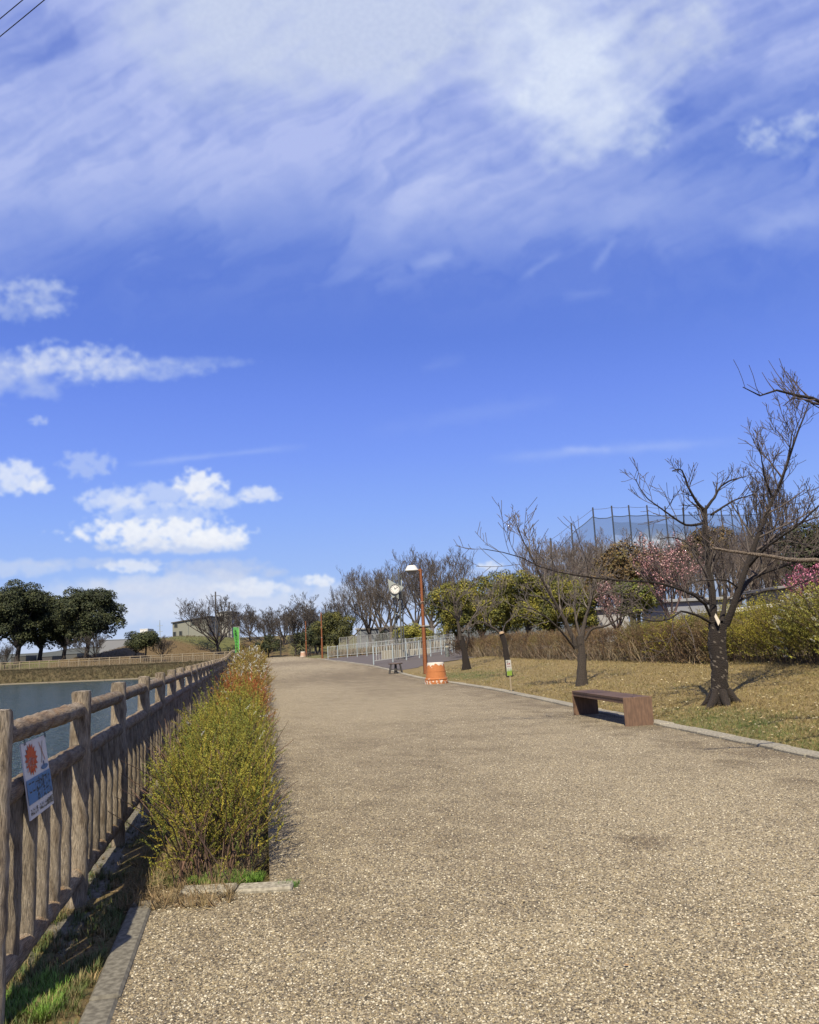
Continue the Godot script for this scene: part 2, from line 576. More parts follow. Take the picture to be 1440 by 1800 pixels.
# ------------------------------------------------------------------ materials
func make_materials() -> void:
	var pebbles := [0.0, Color(0.07, 0.058, 0.04), 0.16, Color(0.22, 0.185, 0.125), 0.34, Color(0.43, 0.365, 0.245), 0.5, Color(0.58, 0.495, 0.335), 0.64, Color(0.30, 0.275, 0.225), 0.76, Color(0.72, 0.625, 0.445), 0.88, Color(1.0, 0.91, 0.71), 1.0, Color(0.46, 0.365, 0.215)]
	var pt := noise_tex(0.13, 1, pebbles, 4, 1024, FastNoiseLite.TYPE_CELLULAR, FastNoiseLite.RETURN_CELL_VALUE)
	var pb := noise_tex(0.13, 1, [0.0, Color(1, 1, 1), 1.0, Color(0, 0, 0)], 4, 1024, FastNoiseLite.TYPE_CELLULAR, FastNoiseLite.RETURN_DISTANCE)
	M.gravel = textured(pt, 0.8, 0.95, pb, 0.8)
	M.pebble = mat(Color.WHITE, 0.75, true)
	var grass := [0.0, Color(0.10, 0.075, 0.03), 0.3, Color(0.21, 0.155, 0.06), 0.5, Color(0.29, 0.22, 0.09), 0.7, Color(0.36, 0.28, 0.13), 1.0, Color(0.50, 0.42, 0.23)]
	M.soil = textured(noise_tex(0.06, 5, grass, 8, 1024), 0.55, 0.95, noise_tex(0.05, 4, [], 9, 512), 2.0)
	M.concrete = textured(noise_tex(0.03, 5, [0.0, Color(0.13, 0.12, 0.095), 0.4, Color(0.23, 0.215, 0.18), 0.6, Color(0.30, 0.285, 0.24), 1.0, Color(0.44, 0.42, 0.36)], 11, 512), 1.6, 0.92)
	var fake := noise_tex(0.035, 5, [0.0, Color(0.10, 0.075, 0.05), 0.3, Color(0.29, 0.24, 0.175), 0.45, Color(0.47, 0.395, 0.295), 0.6, Color(0.58, 0.495, 0.38), 1.0, Color(0.72, 0.63, 0.50)], 21, 512)
	M.logwood = StandardMaterial3D.new()
	M.logwood.albedo_texture = fake
	M.logwood.vertex_color_use_as_albedo = true
	M.logwood.roughness = 0.88
	M.logwood.uv1_scale = Vector3(5.0, 0.7, 1.0)
	M.logwood.heightmap_enabled = true
	M.logwood.heightmap_texture = noise_tex(0.04, 5, [], 21, 512)
	M.logwood.heightmap_scale = 0.8
	M.logwood.detail_enabled = true
	M.logwood.detail_albedo = speck_texture()
	M.logwood.detail_blend_mode = BaseMaterial3D.BLEND_MODE_MIX
	M.logwood.detail_uv_layer = BaseMaterial3D.DETAIL_UV_1
	M.bark = textured(noise_tex(0.03, 5, [0.0, Color(0.12, 0.10, 0.09), 0.4, Color(0.34, 0.28, 0.24), 0.6, Color(0.56, 0.47, 0.41), 1.0, Color(0.95, 0.88, 0.8)], 31, 512), 2.6, 0.95, noise_tex(0.03, 4, [], 32, 512), 2.0)
	M.twig = mat(Color.WHITE, 0.85, true)
	M.leaf = mat(Color.WHITE, 0.82, true)
	M.leaf.backlight_enabled = true
	M.leaf.backlight = Color(0.28, 0.28, 0.2)
	M.petal = mat(Color.WHITE, 0.7, true)
	M.petal.backlight_enabled = true
	M.petal.backlight = Color(0.4, 0.4, 0.4)
	M.grass = mat(Color.WHITE, 0.7, true)
	M.grass.backlight_enabled = true
	M.grass.backlight = Color(0.3, 0.3, 0.2)
	M.corten = textured(noise_tex(0.02, 5, [0.0, Color(0.14, 0.083, 0.055), 0.4, Color(0.18, 0.105, 0.068), 0.6, Color(0.215, 0.125, 0.08), 1.0, Color(0.28, 0.17, 0.11)], 41, 512), 1.0, 0.75, noise_tex(0.2, 3, [], 42, 256), 0.04)
	M.corten.uv1_scale = Vector3(2.2, 0.5, 2.2)
	M.rust = textured(noise_tex(0.03, 5, [0.0, Color(0.12, 0.035, 0.012), 0.45, Color(0.23, 0.072, 0.022), 0.6, Color(0.30, 0.10, 0.032), 1.0, Color(0.38, 0.16, 0.07)], 43, 512), 1.6, 0.8)
	M.terracotta = textured(noise_tex(0.02, 5, [0.0, Color(0.72, 0.70, 0.66), 0.45, Color(0.88, 0.87, 0.85), 1.0, Color(1, 1, 1)], 44, 512), 1.4, 0.85)
	M.white_rail = mat(Color(0.70, 0.72, 0.72), 0.45, true)
	M.steel = mat(Color(0.06, 0.063, 0.06), 0.45)
	M.plate = mat(Color(0.33, 0.365, 0.355), 0.5)
	M.dark = mat(Color(0.03, 0.028, 0.027), 0.6)
	M.asphalt = textured(noise_tex(0.12, 4, [0.0, Color(0.05, 0.042, 0.042), 0.5, Color(0.095, 0.08, 0.078), 1.0, Color(0.16, 0.14, 0.13)], 51, 512), 0.9, 0.9)
	M.paint = mat(Color.WHITE, 0.6, true)
	M.sheet = mat(Color.WHITE, 0.35, true)
	M.water = StandardMaterial3D.new()
	M.water.albedo_color = lin(0.022, 0.042, 0.044)
	M.water.roughness = 0.22
	M.water.metallic_specular = 0.32
	M.water.uv1_triplanar = true
	M.water.uv1_world_triplanar = true
	M.water.uv1_scale = Vector3(0.10, 0.10, 0.16)
	M.water.heightmap_enabled = true
	M.water.heightmap_texture = noise_tex(0.045, 4, [], 61, 512)
	M.water.heightmap_scale = 70.0
	M.glass = mat(Color(0.03, 0.035, 0.04), 0.12)
	M.net = mat(Color(0.035, 0.06, 0.12), 0.9)
	M.net.transparency = BaseMaterial3D.TRANSPARENCY_ALPHA
	M.net.albedo_color.a = 0.42

func tone_down() -> void:
	# measured base colours are a little lower than the texture ramps above
	var by := {"gravel": 0.43, "pebble": 0.44, "soil": 0.54, "concrete": 0.74, "logwood": 0.72, "bark": 0.38, "twig": 0.6, "leaf": 0.68, "petal": 0.66, "grass": 0.6, "corten": 0.55, "rust": 0.66, "terracotta": 0.62, "white_rail": 0.44, "plate": 0.65, "asphalt": 0.66, "paint": 0.64, "sheet": 0.66}
	for k in by:
		var f: float = by[k]
		var c: Color = (M[k] as StandardMaterial3D).albedo_color.srgb_to_linear() * f
		c.a = 1.0
		(M[k] as StandardMaterial3D).albedo_color = c.linear_to_srgb()

func speck_texture() -> ImageTexture:
	# dark pits and pale scuffs in the cast concrete
	var im := Image.create(512, 512, false, Image.FORMAT_RGBA8)
	im.fill(Color(0.1, 0.08, 0.06, 0.0))
	var r := rng(77)
	for k in 2600:
		var x := r.randi_range(0, 511)
		var y := r.randi_range(0, 511)
		var w := r.randi_range(1, 4)
		var h := r.randi_range(3, 12)
		var a := r.randf_range(0.35, 0.9)
		im.fill_rect(Rect2i(x, y, w, h), Color(0.20, 0.155, 0.115, a) if r.randf() < 0.8 else Color(0.82, 0.76, 0.66, a * 0.5))
	return ImageTexture.create_from_image(im)

# ------------------------------------------------------------------ ground, path, water
var wobble := FastNoiseLite.new()
var patches := FastNoiseLite.new()

func nz(x: float, d: float, s: float) -> float:
	return wobble.get_noise_2d(x / s * 100.0, d / s * 100.0)

func spot(x: float, d: float, cx: float, cd: float, rx: float, rd: float) -> float:
	var a := (x - cx) / rx
	var b := (d - cd) / rd
	var q := a * a + b * b
	return exp(-q) if q < 7.0 else 0.0

# how pale the gravel is: fresh pale chippings against older brown ones
func paleness(x: float, d: float) -> float:
	var wx := x + 0.5 * nz(x, d, 3.0)
	var wd := d + 1.1 * nz(x + 40.0, d, 4.0)
	var p := 0.42
	p -= 0.30 * spot(wx, wd, 2.9, 10.2, 1.3, 0.7)
	p += 0.50 * spot(wx, wd, 2.2, 10.8, 1.1, 3.2)
	p += 0.50 * spot(wx, wd, 2.4, 6.6, 1.2, 1.8)
	p += 0.34 * spot(wx, wd, 0.4, 4.3, 1.1, 0.7)
	p += 0.30 * spot(wx, wd, 2.3, 4.0, 0.8, 0.9)
	p += 0.45 * spot(wx, wd, -1.0, 19.0, 3.0, 4.0)
	p += 0.55 * spot(wx, wd, -4.2, 27.0, 1.6, 9.0)
	p -= 0.55 * spot(wx, wd, -3.5, 38.0, 3.0, 6.0)
	p += 0.5 * spot(wx, wd, -7.0, 50.0, 3.0, 7.0)
	p -= 0.4 * spot(wx, wd, -10.5, 66.0, 4.0, 7.0)
	p += 0.5 * spot(wx, wd, -16.0, 95.0, 8.0, 18.0)
	var edge := kerb_x(d) - x
	if edge < 1.2:
		p -= 0.55 * sst(0.0, 0.12, nz(x + 70.0, d, 0.9) + 0.1 - edge * 0.22)      # ragged drifts of silt and moss by the kerb
	p += 0.34 * nz(x, d, 1.4) + 0.34 * nz(x + 9.0, d, 0.5) + 0.34 * nz(x + 19.0, d, 0.22) + 0.2 * nz(x, d + 5.0, 5.0)
	return sst(-0.25, 1.05, p - 2.0 * spot(x + 0.06 * nz(x, d, 0.15), d + 0.06 * nz(x + 5.0, d, 0.15), 1.52, 5.93, 0.15, 0.17))

func gravel_tint(x: float, d: float) -> Color:
	var p := paleness(x, d)
	return Color(0.55, 0.50, 0.44).lerp(Color(1.0, 0.97, 0.91), p)

func strip_mesh(rows: PackedFloat32Array, cols: int, left: Callable, right: Callable, lift: float, tint: Callable) -> Geo:
	var g := Geo.new()
	for d in rows:
		var l: float = left.call(d)
		var r: float = right.call(d)
		for k in cols + 1:
			var x := lerpf(l, r, float(k) / cols)
			g.v.append(Vector3(x, H(x, d) + lift, -d))
			g.n.append(Vector3.UP)
			g.c.append(tint.call(x, d))
	for a in rows.size() - 1:
		for k in cols:
			var p := a * (cols + 1) + k
			g.tri(p, p + cols + 1, p + 1)
			g.tri(p + 1, p + cols + 1, p + cols + 2)
	return g

func soil_tint(x: float, d: float) -> Color:
	var n := nz(x, d, 2.2) * 0.5 + nz(x + 30.0, d, 0.6) * 0.35
	var dry := Color(1.0, 0.95, 0.9).lerp(Color(0.72, 0.72, 0.62), clampf(0.5 + n, 0.0, 1.0))
	var green := Color(0.42, 0.62, 0.32)
	var k := kerb_x(d)
	var f := fence_x(d)
	var amount := 0.0
	if x > k:
		var r := x - k
		amount = clampf(spot(r, d, 0.5, 12.0, 0.7, 2.5) * 0.9 + spot(r, d, 1.0, 32.0, 1.0, 4.0) * 0.8 + nz(x, d, 1.1) * 0.5 - 0.1, 0.0, 0.9)
		if d > 85.0:
			amount = 0.7
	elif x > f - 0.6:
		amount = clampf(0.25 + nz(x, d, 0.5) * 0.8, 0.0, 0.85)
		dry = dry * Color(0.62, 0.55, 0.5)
	else:
		var fd := tab(FAR_FENCE, x)
		if d < fd:
			dry = Color(0.42, 0.42, 0.38)
			amount = clampf(nz(x, d, 6.0) * 0.6, 0.0, 0.5)
		else:
			amount = 0.9 if (d > 138.0 or x < -52.0) else 0.05
			dry = Color(0.55, 0.47, 0.42)
	return dry.lerp(green, amount)

func build_ground() -> void:
	var g := Geo.new()
	var rows := PackedFloat32Array()
	var d := -6.0
	while d < 1500.0:
		rows.append(d)
		d += maxf(0.3, 0.022 * d) if d < 150.0 else d * 0.06
	var cols := 230
	for dd in rows:
		for k in cols + 1:
			var u := float(k) / cols * 2.0 - 1.0
			var x := (u * 0.55 + u * u * u * 0.75) * (absf(dd) + 12.0)
			var h := H(x, dd)
			if x < kerb_x(dd) + 0.1 and x > bed_x(dd) - 0.12 and dd < 127.0:
				h -= 0.09
			elif x > kerb_x(dd) and dd > 42.0 and dd < 82.0:
				h -= 0.02
			elif dd < 60.0:
				h += 0.012 * nz(x, dd, 0.4)
			g.v.append(Vector3(x, h, -dd))
			g.n.append(Vector3.UP)
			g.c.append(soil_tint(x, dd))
	for a in rows.size() - 1:
		for k in cols:
			var p := a * (cols + 1) + k
			g.tri(p, p + cols + 1, p + 1)
			g.tri(p + 1, p + cols + 1, p + cols + 2)
	# normals from the height field
	var w := cols + 1
	for a in rows.size():
		for k in w:
			var l := g.v[a * w + maxi(k - 1, 0)]
			var r := g.v[a * w + mini(k + 1, cols)]
			var b := g.v[maxi(a - 1, 0) * w + k]
			var f := g.v[mini(a + 1, rows.size() - 1) * w + k]
			g.n[a * w + k] = (r - l).cross(f - b).normalized()
	struct("ground", g.mesh(), M.soil)

	# gravel path
	rows = PackedFloat32Array()
	d = 0.6
	while d < 127.0:
		rows.append(d)
		d += maxf(0.09, 0.014 * d)
	struct("gravel_path", strip_mesh(rows, 64, bed_x, kerb_x, 0.0, gravel_tint).mesh(), M.gravel)
	# loose chippings on it
	var r := rng(12)
	var stones := Swarm.new()
	var pale := [Color(0.54, 0.45, 0.29), Color(0.64, 0.555, 0.375), Color(0.90, 0.83, 0.65), Color(0.46, 0.405, 0.29), Color(0.42, 0.34, 0.195)]
	var brown := [Color(0.225, 0.18, 0.12), Color(0.295, 0.24, 0.155), Color(0.09, 0.075, 0.052), Color(0.37, 0.305, 0.19), Color(0.265, 0.235, 0.185)]
	var tried := 0
	while stones.count < 150000 and tried < 450000:
		tried += 1
		var dd := 1.0 / lerpf(1.0 / 2.7, 1.0 / 17.0, r.randf())
		var x := r.randf_range(-0.62, 0.62) * dd
		if x < bed_x(dd) + 0.02 or x > kerb_x(dd) - 0.02:
			continue
		var s := r.randf_range(0.0024, 0.0054) * (1.0 + 0.035 * dd) * (1.3 if r.randf() < 0.06 else 1.0)
		var p := paleness(x, dd)
		var col: Color = (pale if r.randf() < 0.34 + 0.3 * p else brown)[r.randi() % 5]
		var q := Basis(Vector3.UP, r.randf() * TAU) * Basis(Vector3.RIGHT, r.randf_range(-0.5, 0.5))
		stones.add(Vector3(x, H(x, dd) + s * 0.1, -dd), q.x * s * r.randf_range(0.8, 1.4), q.y * s * r.randf_range(0.45, 0.75), q.z * s, col)
	var pm := stones.node(pebble_mesh(), M.pebble, "loose_gravel")
	add_child(pm)
	pm.set_meta("label", "loose pale and brown stone chippings strewn over the path")
	pm.set_meta("category", "gravel")

	# water
	var wg := Geo.new()
	var wl := -1.2
	wg.quad(Vector3(-160, wl, 30), Vector3(0.5, wl, 30), Vector3(0.5, wl, -130), Vector3(-160, wl, -130), Vector3.UP, Color.WHITE)
	# keep the sheet off the path side: it lies under the ground there
	struct("pond_water", wg.mesh(), M.water)

func pebble_mesh() -> ArrayMesh:
	var g := Geo.new()
	var r := rng(5)
	var p := PackedVector3Array()
	for k in 3:
		for j in 5:
			var a := TAU * (j + 0.5 * k) / 5.0
			var y: float = [-0.55, 0.1, 0.65][k]
			var rad: float = [0.75, 1.0, 0.62][k]
			p.append(Vector3(cos(a) * rad, y, sin(a) * rad) * r.randf_range(0.82, 1.15))
	p.append(Vector3(0, 0.95, 0))
	for q in p:
		g.v.append(q)
		g.n.append(q.normalized())
		g.c.append(Color.WHITE)
	for k in 2:
		for j in 5:
			var a := k * 5 + j
			var b := k * 5 + (j + 1) % 5
			g.tri(a, b, a + 5)
			g.tri(b, b + 5, a + 5)
	for j in 5:
		g.tri(10 + j, 10 + (j + 1) % 5, 15)
	return g.mesh()

# stones of a kerb along a line given by a function of depth
func build_kerb(called: String, label: String, d0: float, d1: float, step: float, width: float, top: float, line: Callable, seed_: int, t0: float, t1: float) -> void:
	var r := rng(seed_)
	var o := thing(called, label, "kerb", gp(line.call(d0), d0))
	var base := o.position
	var d := d0
	var k := 0
	while d < d1 and k < 290:
		var e := minf(d + step * (1.0 + 0.0 * d), d1)
		var a := gp(line.call(d), d)
		var b := gp(line.call(e), e)
		var dir := (b - a).normalized()
		var side := dir.cross(Vector3.UP).normalized()
		var len := a.distance_to(b) - 0.008
		var basis := Basis(side, side.cross(dir) * -1.0, dir)
		if basis.y.y < 0:
			basis = Basis(side, -basis.y, dir)
		var g := Geo.new()
		var tone := r.randf_range(t0, t1)
		g.box(Vector3.ZERO, Vector3(width + r.randf_range(-0.006, 0.006), 0.14, len), basis, Color(tone, tone * 0.98, tone * 0.94), 0.012)
		part("kerb_stone", g.mesh(), M.concrete, o, (a + b) * 0.5 - base + Vector3(r.randf_range(-0.006, 0.006), top - 0.07 + r.randf_range(-0.006, 0.006), 0))
		d = e
		k += 1

func build_kerbs() -> void:
	build_kerb("kerb", "pale flat concrete edging stones between gravel path and dry grass bank", 5.0, 84.0, 0.6, 0.24, 0.035, kerb_x, 3, 0.8, 1.0)
	build_kerb("kerb", "weathered grey concrete kerb strip beside the log fence and grass tuft", 1.2, 5.05, 1.25, 0.125, 0.012, func(d): return bed_x(d) - 0.062, 4, 0.42, 0.52)
	# short cross edging in front of the shrub bed
	var o := thing("bed_edging", "short pale concrete edging across the front end of shrub bed", "edging", gp(-1.3, 5.22))
	var r := rng(9)
	for k in 2:
		var g := Geo.new()
		g.box(Vector3.ZERO, Vector3(0.34, 0.12, 0.15), Basis(Vector3.UP, 0.03), Color(1.0, 0.98, 0.93), 0.012)
		part("edging_stone", g.mesh(), M.concrete, o, Vector3(-0.04 + 0.35 * k, -0.035, 0.01 * k))
	# paved ramp beyond the kerb
	var rows := PackedFloat32Array()
	var d := 41.0
	while d < 80.0:
		rows.append(d)
		d += 0.8
	struct("paved_ramp", strip_mesh(rows, 30, func(dd): return kerb_x(dd) + 0.2, func(dd): return lerpf(kerb_x(dd) + 1.2, 9.0, sst(41.0, 50.0, dd)), 0.012, func(_x, _d): return Color.WHITE).mesh(), M.asphalt)
	# pale ledge along the far shore of the pond
	var lg := Geo.new()
	var pts := []
	for k in 60:
		var x := -110.0 + k * 1.5
		var dd := tab(FAR_FENCE, x) - 8.0 + 0.5 * nz(x, 0, 8.0)
		pts.append(Vector3(x, -1.22, -dd))
	for k in 59:
		var a: Vector3 = pts[k]
		var b: Vector3 = pts[k + 1]
		lg.box((a + b) * 0.5, Vector3(a.distance_to(b) + 0.02, 0.3, 0.9), Basis(Vector3.UP, atan2(-(b.z - a.z), b.x - a.x)), Color(0.75, 0.7, 0.62), 0.03)
	solo("shore_ledge", lg.mesh(), M.concrete, "pale concrete ledge along the far water's edge of the pond", "ledge")

# ------------------------------------------------------------------ log fence by the pond
func roughen(g: Geo, amp: float, scale: float, seed_: int, lichen := 0.0) -> void:
	var f := FastNoiseLite.new()
	f.seed = seed_
	f.frequency = scale
	f.fractal_octaves = 3
	for k in g.v.size():
		var p := g.v[k]
		g.v[k] = p + g.n[k] * amp * f.get_noise_3dv(p)
		var stain := f.get_noise_3dv(p * Vector3(1.6, 0.35, 1.6) + Vector3(31, 7, 2))
		var grime := Color.WHITE.lerp(Color(0.50, 0.46, 0.42), sst(0.02, 0.34, stain))
		if lichen > 0.0:
			g.c[k] = g.c[k] * grime
			var a := clampf(lichen * (0.6 + 1.6 * f.get_noise_3dv(p * 0.6 + Vector3(9, 3, 1))), 0.0, 1.0)
			g.c[k] = g.c[k] * Color.WHITE.lerp(Color(0.80, 0.50, 0.19), a)

func log_mesh(len: float, r: float, sides: int, rings: int, tone: float, seed_: int, lichen: float, taper := 0.0) -> ArrayMesh:
	var g := Geo.new()
	g.uv = true
	var rr := rng(seed_)
	var pts := PackedVector3Array()
	var rad := PackedFloat32Array()
	pts.append(Vector3.ZERO)
	rad.append(r * 0.93)
	pts.append(Vector3(0, 0.012, 0))
	rad.append(r * (1.0 + taper))
	for k in range(1, rings):
		pts.append(Vector3(rr.randf_range(-1, 1) * r * 0.05, len * k / rings, rr.randf_range(-1, 1) * r * 0.05))
		rad.append(r * rr.randf_range(0.96, 1.04) * (1.0 + taper * (1.0 - float(k) / rings)))
	pts.append(Vector3(0, len - 0.012, 0))
	rad.append(r)
	pts.append(Vector3(0, len, 0))
	rad.append(r * 0.9)
	g.tube(pts, rad, sides, Color(tone, tone, tone), true, 1.0)
	roughen(g, r * 0.10, 17.0, seed_, lichen)
	return g.mesh()

func fence_post_d(k: int) -> float:
	return 2.08 + 1.49 * k - (0.14 if k < 2 else 0.0)

func build_log_fence() -> void:
	var dir := Vector3(-0.2045, 0, -1.0).normalized()
	var o := thing("log_fence", "brown concrete log fence with round posts, rails and balusters along the pond", "fence", gp(fence_x(3.43), 3.43))
	var base := o.position
	var posts := []
	var pales := []
	var rails := []
	for k in 6:
		posts.append(log_mesh(1.40, 0.057, 20, 26, 0.82 + 0.03 * k, 100 + k, 0.10, 0.03))
		pales.append(log_mesh(0.72, 0.043, 12, 12, 0.70 + 0.05 * k, 120 + k, 0.06))
		rails.append(log_mesh(1.42, 0.049, 18, 26, 0.66 + 0.05 * k, 140 + k, 0.5))
	var lay := Basis(Quaternion(Vector3.UP, dir))
	var r := rng(31)
	var bays := 34
	for k in range(1, bays):
		var d := fence_post_d(k)
		var p := gp(fence_x(d), d) - base
		var m := part("post", posts[r.randi() % 6], M.logwood, o, p + Vector3(0, -0.16, 0))
		m.rotation = Vector3(r.randf_range(-0.008, 0.008), r.randf() * TAU, r.randf_range(-0.008, 0.008))
		for h in [1.13, 0.878, 0.17]:
			var q := part("rail", rails[r.randi() % 6], M.logwood, o, p + dir * 0.05 + Vector3(0, h + r.randf_range(-0.006, 0.006), 0))
			q.basis = lay * Basis(Vector3.UP, r.randf() * TAU) * Basis.from_scale(Vector3(1, 1.1 if k == 1 else 1.0, 1))
		for j in 5:
			var q := part("baluster", pales[r.randi() % 6], M.logwood, o, p + dir * (1.52 * (j + 1) / 6.0 + r.randf_range(-0.008, 0.008)) + Vector3(0, 0.17, 0))
			q.rotation = Vector3(0, r.randf() * TAU, 0)
		var f := Geo.new()
		f.box(Vector3.ZERO, Vector3(0.24, 0.10, 1.505), Basis(Vector3.UP, atan2(0.2045, 1.0)), Color(1, 0.97, 0.9) * r.randf_range(0.36, 0.5), 0.01)
		part("footing", f.mesh(), M.concrete, o, p + dir * 0.76 + Vector3(0, -0.045 + r.randf_range(-0.004, 0.004), 0))
	# the rest of its length, too small to tell piece from piece
	var g := Geo.new()
	g.uv = true
	for k in range(bays, 69):
		var d := fence_post_d(k)
		var p := gp(fence_x(d), d) - base
		g.tube(PackedVector3Array([p, p + Vector3(0, 1.24, 0)]), PackedFloat32Array([0.064, 0.062]), 7, Color.WHITE, true)
		for h in [1.13, 0.878, 0.17]:
			g.tube(PackedVector3Array([p + Vector3(0, h, 0), p + dir * 1.52 + Vector3(0, h, 0)]), PackedFloat32Array([0.05, 0.05]), 6, Color(0.93, 0.8, 0.62))
		for j in 5:
			var q: Vector3 = p + dir * (1.52 * (j + 1) / 6.0)
			g.tube(PackedVector3Array([q + Vector3(0, 0.17, 0), q + Vector3(0, 0.88, 0)]), PackedFloat32Array([0.03, 0.03]), 5, Color.WHITE)
	part("distant_length", g.mesh(), M.logwood, o).set_meta("kind", "stuff")

	# fence on the far bank
	var a0 := Vector3(-104.0, 0, -tab(FAR_FENCE, -104.0))
	o = thing("picket_fence", "low tan post and picket fence along the far bank of the pond", "fence", a0 + Vector3(0, 0.2, 0))
	base = o.position
	var x := -104.0
	var pm := Geo.new()
	pm.uv = true
	pm.tube(PackedVector3Array([Vector3(0, -0.3, 0), Vector3(0, 1.22, 0)]), PackedFloat32Array([0.09, 0.085]), 7, Color(0.6, 0.6, 0.58), true)
	var post := pm.mesh()
	g = Geo.new()
	g.uv = true
	var tops := Geo.new()
	tops.uv = true
	while x < -22.8:
		var p := Vector3(x, maxf(H(x, tab(FAR_FENCE, x)), 0.15), -tab(FAR_FENCE, x)) - base
		var x2 := x + 1.5
		var q := Vector3(x2, maxf(H(x2, tab(FAR_FENCE, x2)), 0.15), -tab(FAR_FENCE, x2)) - base
		part("post", post, M.logwood, o, p)
		for h in [1.14, 0.86, 0.18]:
			tops.tube(PackedVector3Array([p + Vector3(0, h, 0), q + Vector3(0, h, 0)]), PackedFloat32Array([0.06, 0.06]), 6, Color(0.5, 0.49, 0.46))
		for j in 5:
			var s := p.lerp(q, (j + 1) / 6.0)
			g.tube(PackedVector3Array([s + Vector3(0, 0.18, 0), s + Vector3(0, 0.86, 0)]), PackedFloat32Array([0.045, 0.045]), 5, Color(0.54, 0.53, 0.51))
		x = x2
	part("rails", tops.mesh(), M.logwood, o)
	part("pickets", g.mesh(), M.logwood, o).set_meta("kind", "stuff")

